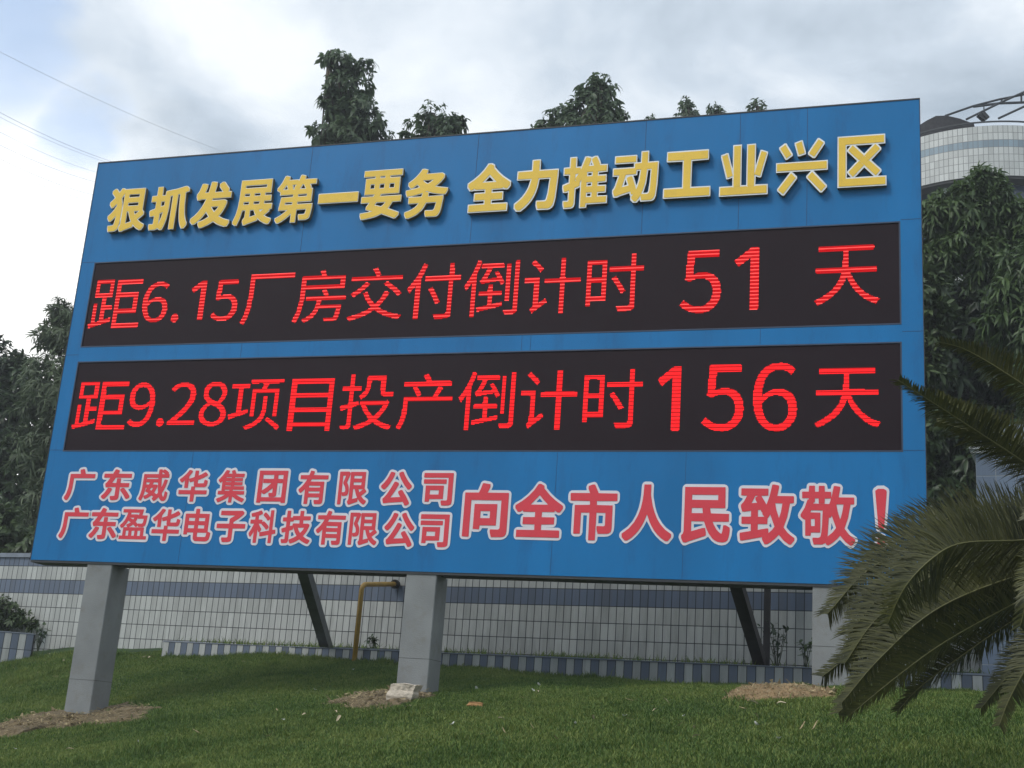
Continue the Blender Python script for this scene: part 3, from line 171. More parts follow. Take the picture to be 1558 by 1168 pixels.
class MB:
    """collects boxes, tubes and the like into one mesh"""
    def __init__(s): s.V = []; s.F = []; s.M = []
    def add(s, V, F, m=0):
        b = len(s.V); s.V += [tuple(v) for v in V]; s.F += [tuple(i + b for i in f) for f in F]; s.M += [m] * len(F)
    def box(s, lo, hi, m=0, mat=None):
        x0, y0, z0 = lo; x1, y1, z1 = hi
        V = [(x0, y0, z0), (x1, y0, z0), (x1, y1, z0), (x0, y1, z0), (x0, y0, z1), (x1, y0, z1), (x1, y1, z1), (x0, y1, z1)]
        if mat is not None: V = [tuple(mat @ Vector(v)) for v in V]
        s.add(V, [(0, 3, 2, 1), (4, 5, 6, 7), (0, 1, 5, 4), (1, 2, 6, 5), (2, 3, 7, 6), (3, 0, 4, 7)], m)
    def bar(s, a, b, w, h, m=0, side=None):
        a = Vector(a); b = Vector(b); t = (b - a).normalized()
        sd = Vector(side) if side is not None else t.cross(Vector((0, 0, 1)))
        if sd.length < 1e-3: sd = Vector((1, 0, 0))
        sd = (sd - t * sd.dot(t)).normalized(); up = sd.cross(t)
        V = []
        for p in (a, b):
            for q, r in ((-1, -1), (1, -1), (1, 1), (-1, 1)): V.append(p + sd * q * w / 2 + up * r * h / 2)
        s.add(V, [(0, 1, 2, 3), (7, 6, 5, 4), (0, 4, 5, 1), (1, 5, 6, 2), (2, 6, 7, 3), (3, 7, 4, 0)], m)
    def tube(s, pts, rads, n=8, m=0, caps=True):
        pts = [Vector(p) for p in pts]
        if not isinstance(rads, (list, tuple)): rads = [rads] * len(pts)
        t0 = (pts[1] - pts[0]).normalized(); ref = Vector((0, 0, 1)) if abs(t0.z) < .9 else Vector((1, 0, 0))
        V = []; F = []
        for i, p in enumerate(pts):
            t = (pts[min(i + 1, len(pts) - 1)] - pts[max(i - 1, 0)]).normalized()
            u = ref - t * ref.dot(t); u.normalize(); ref = u; w = t.cross(u)
            for k in range(n):
                a = 2 * math.pi * k / n; V.append(p + (u * math.cos(a) + w * math.sin(a)) * rads[i])
        for i in range(len(pts) - 1):
            for k in range(n): F.append((i * n + k, i * n + (k + 1) % n, (i + 1) * n + (k + 1) % n, (i + 1) * n + k))
        if caps: F.append(tuple(range(n - 1, -1, -1))); F.append(tuple(range((len(pts) - 1) * n, len(pts) * n)))
        s.add(V, F, m)
    def build(s, name, mats, parent=None, smooth=False):
        return mesh_from(name, s.V, s.F, mats, parent, s.M, smooth)

# ------------------------------------------------------------------ materials
def nodes_of(name):
    mt = bpy.data.materials.new(name); mt.use_nodes = True; nt = mt.node_tree
    return mt, nt, nt.nodes.new, nt.links.new, nt.nodes['Principled BSDF']
def mat(name, col, rough=.6, var=.0, scale=6.0, bump=0.0, bscale=60.0, spec=.5, metal=0.0, coords='Object', dirt=None, dirt_amt=.3, stretch=(1, 1, 1), trans=0.0):
    mt, nt, N, L, P = nodes_of(name)
    P.inputs['Base Color'].default_value = (*col, 1); P.inputs['Roughness'].default_value = rough; P.inputs['Specular IOR Level'].default_value = spec; P.inputs['Metallic'].default_value = metal
    if var or bump or dirt:
        tc = N('ShaderNodeTexCoord'); mp = N('ShaderNodeMapping'); L(tc.outputs[coords], mp.inputs[0]); mp.inputs['Scale'].default_value = stretch
        n = N('ShaderNodeTexNoise'); L(mp.outputs[0], n.inputs[0]); n.inputs['Scale'].default_value = scale; n.inputs['Detail'].default_value = 6
        rp = N('ShaderNodeMapRange'); L(n.outputs[0], rp.inputs[0]); rp.inputs[1].default_value = .25; rp.inputs[2].default_value = .75
        rp.inputs[3].default_value = 1 - var; rp.inputs[4].default_value = 1 + var
        vm = N('ShaderNodeVectorMath'); vm.operation = 'SCALE'; vm.inputs[0].default_value = col; L(rp.outputs[0], vm.inputs['Scale'])
        src = vm.outputs[0]
        if dirt:
            n2 = N('ShaderNodeTexNoise'); L(mp.outputs[0], n2.inputs[0]); n2.inputs['Scale'].default_value = scale * 2.7; n2.inputs['Detail'].default_value = 8; n2.inputs['Roughness'].default_value = .7
            r2 = N('ShaderNodeMapRange'); L(n2.outputs[0], r2.inputs[0]); r2.inputs[1].default_value = .52; r2.inputs[2].default_value = .72; r2.inputs[4].default_value = dirt_amt
            mx = N('ShaderNodeMix'); mx.data_type = 'RGBA'; L(r2.outputs[0], mx.inputs[0]); L(src, mx.inputs[6]); mx.inputs[7].default_value = (*dirt, 1); src = mx.outputs[2]
        L(src, P.inputs['Base Color'])
        if bump:
            nb = N('ShaderNodeTexNoise'); L(mp.outputs[0], nb.inputs[0]); nb.inputs['Scale'].default_value = bscale; nb.inputs['Detail'].default_value = 4
            b = N('ShaderNodeBump'); b.inputs['Strength'].default_value = bump; b.inputs['Distance'].default_value = .02; L(nb.outputs[0], b.inputs['Height']); L(b.outputs[0], P.inputs['Normal'])
    return mt
def emit(name, col, strength):
    mt, nt, N, L, P = nodes_of(name)
    P.inputs['Base Color'].default_value = (.01, .002, .002, 1); P.inputs['Specular IOR Level'].default_value = .05; P.inputs['Emission Color'].default_value = (*col, 1); P.inputs['Emission Strength'].default_value = strength
    return mt
def leaf_mat(name, dark, light, rough=.42, scale=1.6, back=.25):
    mt, nt, N, L, P = nodes_of(name)
    geo = N('ShaderNodeNewGeometry'); tc = N('ShaderNodeTexCoord')
    n = N('ShaderNodeTexNoise'); L(tc.outputs['Object'], n.inputs[0]); n.inputs['Scale'].default_value = scale; n.inputs['Detail'].default_value = 3
    ad = N('ShaderNodeMath'); ad.operation = 'MULTIPLY_ADD'; L(geo.outputs['Random Per Island'], ad.inputs[0]); ad.inputs[1].default_value = .55; 
    sb = N('ShaderNodeMapRange'); L(n.outputs[0], sb.inputs[0]); sb.inputs[1].default_value = .3; sb.inputs[2].default_value = .7; sb.inputs[4].default_value = .5
    L(sb.outputs[0], ad.inputs[2])
    mx = N('ShaderNodeMix'); mx.data_type = 'RGBA'; L(ad.outputs[0], mx.inputs[0]); mx.inputs[6].default_value = (*dark, 1); mx.inputs[7].default_value = (*light, 1)
    L(mx.outputs[2], P.inputs['Base Color']); P.inputs['Roughness'].default_value = rough; P.inputs['Specular IOR Level'].default_value = .45
    tr = N('ShaderNodeBsdfTranslucent'); L(mx.outputs[2], tr.inputs[0])
    ms = N('ShaderNodeMixShader'); ms.inputs[0].default_value = back; L(P.outputs[0], ms.inputs[1]); L(tr.outputs[0], ms.inputs[2])
    L(ms.outputs[0], nt.nodes['Material Output'].inputs[0])
    return mt
def tile_mat(name, tw, th, z0, bands, white, blue, joint=(.035, .04, .045), jw=.0045, cyl=None, alternate=False, grime=.35):
    """stack-bonded tiles: width tw along local X (or round a cylinder of radius cyl), height th upward from z0; bands = [(lo,hi)] of blue rows in local z"""
    mt, nt, N, L, P = nodes_of(name)
    tc = N('ShaderNodeTexCoord'); sp = N('ShaderNodeSeparateXYZ'); L(tc.outputs['Object'], sp.inputs[0])
    def M(op, a, b=None, c=None):
        x = N('ShaderNodeMath'); x.operation = op
        for i, v in enumerate((a, b, c)):
            if v is None: continue
            if isinstance(v, (int, float)): x.inputs[i].default_value = v
            else: L(v, x.inputs[i])
        return x.outputs[0]
    if cyl: u = M('MULTIPLY', M('ARCTAN2', sp.outputs[1], sp.outputs[0]), cyl)
    else: u = sp.outputs[0]
    su = M('DIVIDE', u, tw); sv = M('DIVIDE', M('SUBTRACT', sp.outputs[2], z0), th)
    fu = M('FRACT', su); fv = M('FRACT', sv); iu = M('FLOOR', su); iv = M('FLOOR', sv)
    du = M('MULTIPLY', M('MINIMUM', fu, M('SUBTRACT', 1.0, fu)), tw); dv = M('MULTIPLY', M('MINIMUM', fv, M('SUBTRACT', 1.0, fv)), th)
    d = M('MINIMUM', du, dv)
    mr = N('ShaderNodeMapRange'); L(d, mr.inputs[0]); mr.inputs[1].default_value = jw * .6; mr.inputs[2].default_value = jw * 1.2
    tilef = mr.outputs[0]
    if alternate: band = M('GREATER_THAN', M('FRACT', M('MULTIPLY', iu, .5)), .25)
    else:
        band = None
        for lo, hi in bands:
            b = M('MULTIPLY', M('GREATER_THAN', sp.outputs[2], lo), M('LESS_THAN', sp.outputs[2], hi))
            band = b if band is None else M('MAXIMUM', band, b)
    cx = N('ShaderNodeCombineXYZ'); L(iu, cx.inputs[0]); L(iv, cx.inputs[1])
    wn = N('ShaderNodeTexWhiteNoise'); wn.noise_dimensions = '3D'; L(cx.outputs[0], wn.inputs[0])
    jit = N('ShaderNodeMapRange'); L(wn.outputs['Value'], jit.inputs[0]); jit.inputs[3].default_value = .84; jit.inputs[4].default_value = 1.1
    mx = N('ShaderNodeMix'); mx.data_type = 'RGBA'; L(band, mx.inputs[0]); mx.inputs[6].default_value = (*white, 1); mx.inputs[7].default_value = (*blue, 1)
    vm = N('ShaderNodeVectorMath'); vm.operation = 'SCALE'; L(mx.outputs[2], vm.inputs[0]); L(jit.outputs[0], vm.inputs['Scale'])
    # grime: streaks running down the tiles
    mp = N('ShaderNodeMapping'); L(tc.outputs['Object'], mp.inputs[0]); mp.inputs['Scale'].default_value = (9, 9, 1.2)
    ng = N('ShaderNodeTexNoise'); L(mp.outputs[0], ng.inputs[0]); ng.inputs['Scale'].default_value = 1.5; ng.inputs['Detail'].default_value = 8; ng.inputs['Roughness'].default_value = .65
    gr = N('ShaderNodeMapRange'); L(ng.outputs[0], gr.inputs[0]); gr.inputs[1].default_value = .45; gr.inputs[2].default_value = .8; gr.inputs[4].default_value = grime
    mg = N('ShaderNodeMix'); mg.data_type = 'RGBA'; L(gr.outputs[0], mg.inputs[0]); L(vm.outputs[0], mg.inputs[6]); mg.inputs[7].default_value = (.12, .115, .10, 1)
    mj = N('ShaderNodeMix'); mj.data_type = 'RGBA'; L(tilef, mj.inputs[0]); mj.inputs[6].default_value = (*joint, 1); L(mg.outputs[2], mj.inputs[7])
    L(mj.outputs[2], P.inputs['Base Color'])
    rr = N('ShaderNodeMapRange'); L(tilef, rr.inputs[0]); rr.inputs[3].default_value = .9; rr.inputs[4].default_value = .38; L(rr.outputs[0], P.inputs['Roughness'])
    b = N('ShaderNodeBump'); b.inputs['Strength'].default_value = .6; b.inputs['Distance'].default_value = .004; L(tilef, b.inputs['Height']); L(b.outputs[0], P.inputs['Normal'])
    return mt

M_BLUE = mat('blue_panel', (.003, .172, .44), .42, var=.14, scale=1.1, dirt=(.012, .085, .24), dirt_amt=.5, stretch=(1.6, 1, .35), bump=.22, bscale=1.6, spec=.3)
M_SEAM = mat('panel_seam', (.012, .07, .18), .6, var=.2)
M_STEEL = mat('grey_steel', (.035, .04, .045), .6, var=.2)
M_LED = mat('led_panel', (.017, .008, .012), .55, var=.12, scale=2.0, bump=.15, bscale=400, spec=.15)
M_LEDTRIM = mat('led_trim', (.035, .06, .11), .5, var=.2)
M_YEL = mat('yellow_letter_face', (.93, .60, .055), .5, var=.06, scale=5, dirt=(.68, .46, .07), dirt_amt=.3)
M_WHITE = mat('white_letter_rim', (.86, .87, .87), .5, var=.1, scale=8)
M_RED = mat('red_print', (.76, .045, .070), .6, var=.05, scale=8)
M_WPRINT = mat('white_print', (.78, .75, .79), .6, var=.05, scale=4)
M_POST = mat('post_granite', (.23, .24, .24), .55, var=.18, scale=3, bump=.15, bscale=120, dirt=(.17, .155, .125), dirt_amt=.55)
M_BRACE = mat('brace_paint', (.10, .11, .115), .6, var=.25, scale=7, dirt=(.10, .06, .035), dirt_amt=.4)
M_DARKBRACE = mat('rusty_brace', (.045, .04, .038), .75, var=.3, scale=9)
M_PIPE = mat('yellow_pipe', (.42, .25, .04), .5, var=.2, scale=9, dirt=(.2, .12, .05), dirt_amt=.4)
M_BLACK = mat('black_iron', (.02, .02, .02), .6, var=.2)
M_ROCK = mat('pale_rock', (.60, .52, .42), .85, var=.2, scale=14, bump=.8, bscale=35)
M_BRICK = mat('broken_brick', (.45, .24, .10), .9, var=.2, scale=20, bump=.5)
M_BARK = mat('bark', (.085, .07, .055), .9, var=.35, scale=9, bump=.6, bscale=30)
M_BARK2 = mat('green_bark', (.07, .085, .05), .9, var=.3, scale=9)
M_CONC = mat('coping', (.22, .25, .30), .7, var=.15, scale=5, dirt=(.08, .08, .07), dirt_amt=.4)
LEAF_MANGO = leaf_mat('mango_leaf', (.034, .066, .026), (.135, .205, .066), back=.38)
LEAF_TOP = leaf_mat('tree_leaf', (.050, .088, .050), (.150, .210, .105), back=.45)
LEAF_DARK = leaf_mat('dark_leaf', (.020, .040, .018), (.065, .108, .040))
LEAF_BAMBOO = leaf_mat('bamboo_leaf', (.045, .070, .036), (.120, .165, .075), rough=.55)
LEAF_SHRUB = leaf_mat('shrub_leaf', (.030, .058, .020), (.105, .150, .055), rough=.5)
LEAF_CYCAD = leaf_mat('cycad_leaf', (.018, .025, .011), (.125, .124, .034), rough=.5, scale=5, back=.2)
M_RACHIS = mat('cycad_stalk', (.12, .115, .035), .5, var=.2)
M_WIRE = mat('wire', (.42, .43, .45), .6, var=.1)

# ------------------------------------------------------------------ terrain
WY0, WK = 3.758, -.125                       # wall face: y = WY0 + WK*x
CY0 = WY0 - .75                              # kerb face
def zc(u, v): return at_line(u, v, CY0, WK)
ctrl = [(.73, .1, -1.345), (3.87, .1, -1.01), (7.18, .1, -.765)]
for (u, v) in ((262, 1001), (500, 1003), (700, 1018), (1000, 1037), (1230, 1047), (1430, 1060)):
    p = zc(u, v); ctrl.append((p[0], p[1] - .02, p[2] - (.03 if u > 800 else .0)))
for (u, v) in ((90, 983), (190, 986)):
    p = at_line(u, v, WY0, WK); ctrl.append((p[0], p[1], p[2]))
p = at_line(20, 1006, WY0 - .5, WK); ctrl.append((p[0], p[1], p[2]))
ctrl += [(-6, -10, -3.5), (0, -10, -3.35), (8, -10, -2.86), (14, -10, -2.6), (12, 0, -.72), (12, 3, -.55), (-8, 0, -1.6), (-8, 4.5, -.9), (4, 7, -.5), (-6, 8, -.7), (12, 7, -.5)]
ctrl = np.array(ctrl)
def _tps(r2): return np.where(r2 > 1e-12, .5 * r2 * np.log(r2 + 1e-12), 0)
_n = len(ctrl); _A = np.zeros((_n + 3, _n + 3)); _d = ((ctrl[:, None, :2] - ctrl[None, :, :2]) ** 2).sum(2)
_A[:_n, :_n] = _tps(_d) + np.eye(_n) * .02; _A[:_n, _n] = 1; _A[:_n, _n + 1:] = ctrl[:, :2]; _A[_n, :_n] = 1; _A[_n + 1:, :_n] = ctrl[:, :2].T
_w = np.linalg.solve(_A, np.r_[ctrl[:, 2], 0, 0, 0])
def gz(x, y):
    x = np.clip(np.asarray(x, float), -8, 14); y = np.clip(np.asarray(y, float), -11, 7)
    sh = x.shape; xf = x.ravel(); yf = y.ravel(); z = np.empty(xf.size)
    for i in range(0, xf.size, 50000):
        a = xf[i:i + 50000]; b = yf[i:i + 50000]
        r2 = (a[:, None] - ctrl[None, :, 0]) ** 2 + (b[:, None] - ctrl[None, :, 1]) ** 2
        z[i:i + 50000] = _tps(r2) @ _w[:_n] + _w[_n] + a * _w[_n + 1] + b * _w[_n + 2]
    z += .018 * np.sin(xf * 2.1 + .6 * np.sin(yf * 1.7)) * np.cos(yf * 1.9 + 1) + .010 * np.sin(xf * 5.3 + yf * 3.1)
    return z.reshape(sh)
def lawn_material():
    mt, nt, N, L, P = nodes_of('lawn_ground')
    tc = N('ShaderNodeTexCoord'); n = N('ShaderNodeTexNoise'); L(tc.outputs['Object'], n.inputs[0]); n.inputs['Scale'].default_value = 2.2; n.inputs['Detail'].default_value = 9; n.inputs['Roughness'].default_value = .7
    cr = N('ShaderNodeValToRGB'); L(n.outputs[0], cr.inputs[0]); e = cr.color_ramp.elements
    e[0].position = .3; e[0].color = (.014, .040, .008, 1); e[1].position = .72; e[1].color = (.040, .085, .018, 1)
    L(cr.outputs[0], P.inputs['Base Color']); P.inputs['Roughness'].default_value = .95
    nb = N('ShaderNodeTexNoise'); L(tc.outputs['Object'], nb.inputs[0]); nb.inputs['Scale'].default_value = 45; nb.inputs['Detail'].default_value = 4
    b = N('ShaderNodeBump'); b.inputs['Strength'].default_value = .8; b.inputs['Distance'].default_value = .05; L(nb.outputs[0], b.inputs['Height']); L(b.outputs[0], P.inputs['Normal'])
    return mt
def build_ground():
    xs = np.r_[-400, -200, -100, -40, -20, np.arange(-12, 16.01, .2), 25, 45, 100, 200, 400]
    ys = np.r_[-200, -100, -40, -20, np.arange(-12, 8.01, .2), 12, 20, 40, 100, 200, 400]
    X, Y = np.meshgrid(xs, ys); Z = gz(X, Y); V = np.stack([X, Y, Z], 2).reshape(-1, 3)
    nx = len(xs); i = np.arange((len(ys) - 1) * (nx - 1)); r = i // (nx - 1) * nx + i % (nx - 1)
    o = mesh_np('ground', V, np.stack([r, r + 1, r + nx + 1, r + nx], 1), lawn_material(), smooth=True); tag(o, kind='structure')
build_ground()

# ------------------------------------------------------------------ billboard
GLYPH_KEYS = [('T', "狠抓发展第一要务全力推动工业兴区"), ('B', "广东威华集团有限公司盈电子科技"), ('C', "向全市人民致敬！"), ('L', "距615厂房交付倒计时天928项目投产.")]
GLYPHS = dict(zip([a + c for a, cs in GLYPH_KEYS for c in cs], GLYPH_LIST))      # outlines as flat x, z lists in steps of 0.0006
def glyph(k): return [[np.array(lp, float).reshape(-1, 2) * .0006 - .15 for lp in sh] for sh in GLYPHS[k]]
def fill(loops, y, depth=0.0):
    """front face at y of the filled outline, with sides going back by depth"""
    V = []; F = []; tris = []
    offs = np.cumsum([0] + [len(P) for P in loops]); area = [float(np.sum(P[:, 0] * np.roll(P[:, 1], -1) - P[:, 1] * np.roll(P[:, 0], -1))) for P in loops]
    def inside(q, P):
        Q = np.roll(P, -1, 0); mk = (P[:, 1] > q[1]) != (Q[:, 1] > q[1])
        return int(np.sum(P[mk, 0] + (q[1] - P[mk, 1]) / (Q[mk, 1] - P[mk, 1]) * (Q[mk, 0] - P[mk, 0]) > q[0])) % 2 == 1
    for i, P in enumerate(loops):           # every outer outline is filled with its own holes
        if area[i] <= 0: continue
        ids = [i] + [k for k, H in enumerate(loops) if area[k] < 0 and inside(H[0], P)]
        idx = [int(offs[k]) + t for k in ids for t in range(len(loops[k]))]
        for t in tessellate_polygon([[Vector((float(x), float(z), 0)) for x, z in loops[k]] for k in ids]): tris.append(tuple(idx[q] for q in t))
    flat = [(float(x), float(z)) for P in loops for x, z in P]
    V = [(x, y, z) for x, z in flat]
    for a, b, c in tris:
        (x0, z0), (x1, z1), (x2, z2) = flat[a], flat[b], flat[c]
        F.append((a, b, c) if (x1 - x0) * (z2 - z0) - (x2 - x0) * (z1 - z0) > 0 else (a, c, b))
    S = []
    if depth:
        n = len(V); V += [(x, y + depth, z) for x, z in flat]; o = 0
        for P in loops:
            k = len(P)
            for i in range(k): S.append((o + i, o + i + n, o + (i + 1) % k + n, o + (i + 1) % k))
            o += k
    return V, F, S
def quad_map(ref, u0, u1, v0, v1, Y):
    """map glyph coordinates so that the box of `ref` fills the pixel span on the plane y = Y"""
    A = np.vstack(ref); lo = A.min(0); hi = A.max(0); um = (u0 + u1) / 2; vm = (v0 + v1) / 2
    xa = atY(u0, vm, Y)[0]; xb = atY(u1, vm, Y)[0]; zb = atY(um, v0, Y)[2]; za = atY(um, v1, Y)[2]
    def f(P): return np.stack([xa + (P[:, 0] - lo[0]) / (hi[0] - lo[0]) * (xb - xa), za + (P[:, 1] - lo[1]) / (hi[1] - lo[1]) * (zb - za)], 1)
    return f
TITLE = [('狠', 165, 221, 285.5, 351), ('抓', 228, 286, 283, 348), ('发', 292, 351, 276, 345), ('展', 357, 414, 273, 341), ('第', 420, 478, 266, 337.5), ('一', 484, 544, 292.5, 307.5),
    ('要', 550, 610, 258, 332), ('务', 617, 680, 256, 330), ('全', 711, 776, 248, 321), ('力', 784, 848, 242, 319), ('推', 856, 924, 237, 315), ('动', 932, 1001, 230, 307),
    ('工', 1010, 1081, 228.5, 299), ('业', 1095, 1168, 219, 296), ('兴', 1181, 1259, 211, 294.5), ('区', 1274.5, 1348, 205, 282.5)]
LED1 = [('距', 139, 214.5, 425, 498.5), ('6', 217.5, 256, 429, 490), ('.', 260, 271, 477, 490), ('1', 289, 312, 427, 486), ('5', 323, 362, 426, 488), ('厂', 369, 445, 417, 493), ('房', 448, 526, 411, 490),
    ('交', 531, 613, 407, 487), ('付', 619, 700, 400, 485), ('倒', 706, 789, 395, 481), ('计', 798, 883, 393, 477.5), ('时', 892, 979, 387, 473.5), ('5', 1035, 1097.5, 381, 476), ('1', 1117, 1154, 377, 471), ('天', 1239, 1338, 373.6, 463)]
LED2 = [('距', 114, 193.5, 580, 653), ('9', 196, 235, 582, 649), ('.', 237.5, 249, 636, 648.5), ('2', 258, 299.5, 581.6, 646.5), ('8', 304.5, 345.5, 580.6, 648), ('项', 349, 429, 577, 654), ('目', 441, 505, 576, 655.5),
    ('投', 518, 598.6, 569, 654), ('产', 605.5, 687.5, 569, 653.6), ('倒', 697.5, 782.5, 565, 653.6), ('计', 792, 878, 564, 653.6), ('时', 887, 977, 562, 651.5), ('1', 1000, 1035, 557.5, 655), ('5', 1068, 1132, 555, 656), ('6', 1146, 1213, 552, 656), ('天', 1239, 1340, 560, 650)]
LINE1 = [('广', 101, 143.5, 713.6, 761), ('东', 157, 200, 714, 761), ('威', 214, 257, 714, 762), ('华', 273, 316, 715, 763), ('集', 332, 374, 715, 764.5), ('团', 393, 436.5, 716, 765), ('有', 455, 498.5, 716, 766.8), ('限', 515.5, 559, 717.5, 767.7), ('公', 580, 626.5, 717.5, 769), ('司', 644, 689, 719.5, 769)]
LINE2 = [('广', 92.5, 133.5, 772, 819), ('东', 138, 179.5, 772.7, 820.4), ('盈', 183.5, 225.5, 774.7, 820.4), ('华', 232, 274, 774, 823), ('电', 281, 322, 774, 823.5), ('子', 330, 373.5, 776.8, 825), ('科', 380, 420.5, 776, 826), ('技', 429, 473.5, 777, 827), ('有', 481.5, 525, 777, 828.8), ('限', 531.5, 575, 780, 829.4), ('公', 585, 630.4, 780, 831.7), ('司', 639, 683, 782.4, 832.3)]
BIG = [('向', 706, 773, 735, 817), ('全', 784, 856.5, 736, 817.5), ('市', 867, 938.6, 737, 822), ('人', 947.5, 1022.5, 737, 823), ('民', 1037.5, 1111, 741, 826), ('致', 1126, 1209, 737, 828), ('敬', 1218, 1301, 739, 829.5), ('！', 1332, 1349.5, 743.7, 833)]
S1 = (.150, 7.717, 2.051, 2.928); S2 = (.150, 7.717, 1.024, 1.910)
def build_billboard():
    T = thing('billboard', 'large blue billboard with yellow raised lettering and two dark countdown screens on three grey posts', 'billboard', (3.87, .1, -1.0))
    sheet = MB(); D = .20
    # sheets round the two screens, butted edge to edge
    xs = [0, S1[0], S1[1], BW]
    rows = [(0, S2[2]), (S2[3], S1[2]), (S1[3], BH)]
    for (z0, z1) in rows: sheet.box((S1[0], 0, z0), (S1[1], D, z1))
    for (x0, x1) in ((0, S1[0]), (S1[1], BW)): sheet.box((x0, 0, 0), (x1, D, BH))
    # seams of the sheets, 1.5 mm proud
    def seam(x0, x1, z0, z1): sheet.box((x0, -.0015, z0), (x1, .001, z1), 1)
    w = .004
    for x in (2.38, 4.05, 5.60, 6.42, 6.98):
        seam(x, x + w, S1[3] + .004, BH - .004)
    for x in (1.55, 4.98, 6.05): seam(x, x + w * .7, .004, S2[2] - .004)
    for x in (1.9, 4.60, 4.68, 6.62): seam(x, x + w * .8, S2[3] + .004, S1[2] - .004)
    for z in (S1[3] + .01, S1[2] - .06, S2[2] + .01): seam(S1[1] + .004, BW - .004, z, z + w)
    for z in (S1[2] - .075, S2[2] + .012, 2.93): seam(.004, S1[0] - .004, z, z + w)
    sheet.build('panel', [M_BLUE, M_SEAM], T)
    fr = MB()          # steel lip round the edge and under the board
    fr.box((-.006, -.004, BH), (BW + .006, D, BH + .012)); fr.box((-.006, -.004, 0), (-.0, D, BH)); fr.box((BW, -.004, 0), (BW + .006, D, BH)); fr.box((0, .004, -.022), (BW, D + .02, -.0005))
    fr.build('edge_trim', M_STEEL, T)
    bk = MB()
    for x in np.linspace(.3, BW - .3, 8): bk.box((x - .03, D + .001, .05), (x + .03, D + .06, BH - .05))
    for z in (.4, 1.6, 2.8, 3.7): bk.box((.05, D + .0615, z - .03), (BW - .05, D + .12, z + .03))
    bk.build('back_frame', M_STEEL, T)
    # screens
    for S, chars, which in ((S1, LED1, 1), (S2, LED2, 2)):
        mb = MB(); t = .012
        mb.box((S[0] + t, .006, S[2] + t), (S[1] - t, D - .01, S[3] - t), 0)
        mb.box((S[0] + .001, -.003, S[2] + .001), (S[1] - .001, .05, S[2] + t), 1); mb.box((S[0] + .001, -.003, S[3] - t), (S[1] - .001, .05, S[3] - .001), 1)
        mb.box((S[0] + .001, -.003, S[2] + t), (S[0] + t, .05, S[3] - t), 1); mb.box((S[1] - t, -.003, S[2] + t), (S[1] - .001, .05, S[3] - t), 1)
        sc = mb.build('led_screen', [M_LED, M_LEDTRIM], T)
        pitch = (S[3] - S[2]) / 112
        for ch, u0, u1, v0, v1 in chars:
            L = glyph('L' + ch)[0]; f = quad_map(L, u0, u1, v0, v1, 0.004); L = [f(P) for P in L]
            A = np.vstack(L); V = []; F = []; MI = []
            k0 = int((A[:, 1].min() - S[2]) / pitch); k1 = int((A[:, 1].max() - S[2]) / pitch)
            for k in range(k0, k1 + 1):
                z = S[2] + (k + .5) * pitch; xc = []
                for P in L:
                    Q = np.roll(P, -1, 0); mk = (P[:, 1] > z) != (Q[:, 1] > z)
                    xc += list(P[mk, 0] + (z - P[mk, 1]) / (Q[mk, 1] - P[mk, 1]) * (Q[mk, 0] - P[mk, 0]))
                xc.sort()
                for a, b in zip(xc[::2], xc[1::2]):
                    a = round(a / pitch) * pitch; b = max(round(b / pitch), round(a / pitch) + 1) * pitch
                    if which == 1: mi = 0 if k % 4 == 1 else 1; h = .5
                    else: mi = 3 if k % 4 == 1 else 2; h = .44
                    # each lamp column a small square of its own
                    n = max(1, int(round((b - a) / pitch)))
                    for c in range(n):
                        x0 = a + (c + .06) * pitch; x1 = a + (c + .94) * pitch
                        o = len(V); V += [(x0, .004, z - h * pitch), (x1, .004, z - h * pitch), (x1, .004, z + h * pitch), (x0, .004, z + h * pitch)]; F.append((o, o + 1, o + 2, o + 3)); MI.append(mi)
            ob = mesh_from('lit_character', V, F, M_LIT, None, MI); ob.parent = sc; ob.matrix_parent_inverse = Matrix.Identity(4)
    # raised yellow characters on white rims
    for ch, u0, u1, v0, v1 in TITLE:
        face, rim = glyph('T' + ch); f = quad_map(rim, u0 - .5, u1 + .5, v0 - .5, v1 + .5, -.062)
        V, F, S = fill([f(P) for P in rim], -.052, .042)
        b = mesh_from('raised_character', V, F + S, [M_WHITE, M_EDGE], T, [0] * len(F) + [1] * len(S))
        V, F, S = fill([f(P) for P in face], -.055, .002)
        ob = mesh_from('yellow_face', V, F + S, M_YEL); ob.parent = b
        st = MB()       # stand-off pegs
        A = np.vstack([f(P) for P in face]); c = A.mean(0)
    for chars, key in ((LINE1, 'B'), (LINE2, 'B'), (BIG, 'C')):
        for ch, u0, u1, v0, v1 in chars:
            red, wht = glyph(key + ch); f = quad_map(red, u0, u1, v0, v1, 0)
            jit = 0.0002 * (chars is LINE2)
            V, F, S = fill([f(P) for P in red], -.0060, .001); b = mesh_from('printed_character', V, F + S, M_RED, T)
            V, F, S = fill([f(P) for P in wht], -.0030 - jit * 4, .002); ob = mesh_from('white_outline', V, F + S, M_WPRINT); ob.parent = b
    # posts
    for (x0, x1, zg) in ((.608, .872, -1.345), (3.732, 4.003, -1.01), (7.046, 7.316, -.765)):
        mb = MB(); b = .006; y0, y1 = .012, .285
        prof = [(x0 + b, y0), (x1 - b, y0), (x1, y0 + b), (x1, y1 - b), (x1 - b, y1), (x0 + b, y1), (x0, y1 - b), (x0, y0 + b)]
        V = [(x, y, zg - .4) for x, y in prof] + [(x, y, -.022) for x, y in prof]
        F = [tuple(range(7, -1, -1)), tuple(range(8, 16))] + [(i, (i + 1) % 8, (i + 1) % 8 + 8, i + 8) for i in range(8)]
        mb.add(V, F); mb.box((x0 - .0012, y0 - .0012, zg + .30), (x1 + .0012, y1 + .0012, zg + .304), 1); mb.build('post', [M_POST, M_JOINT], T)
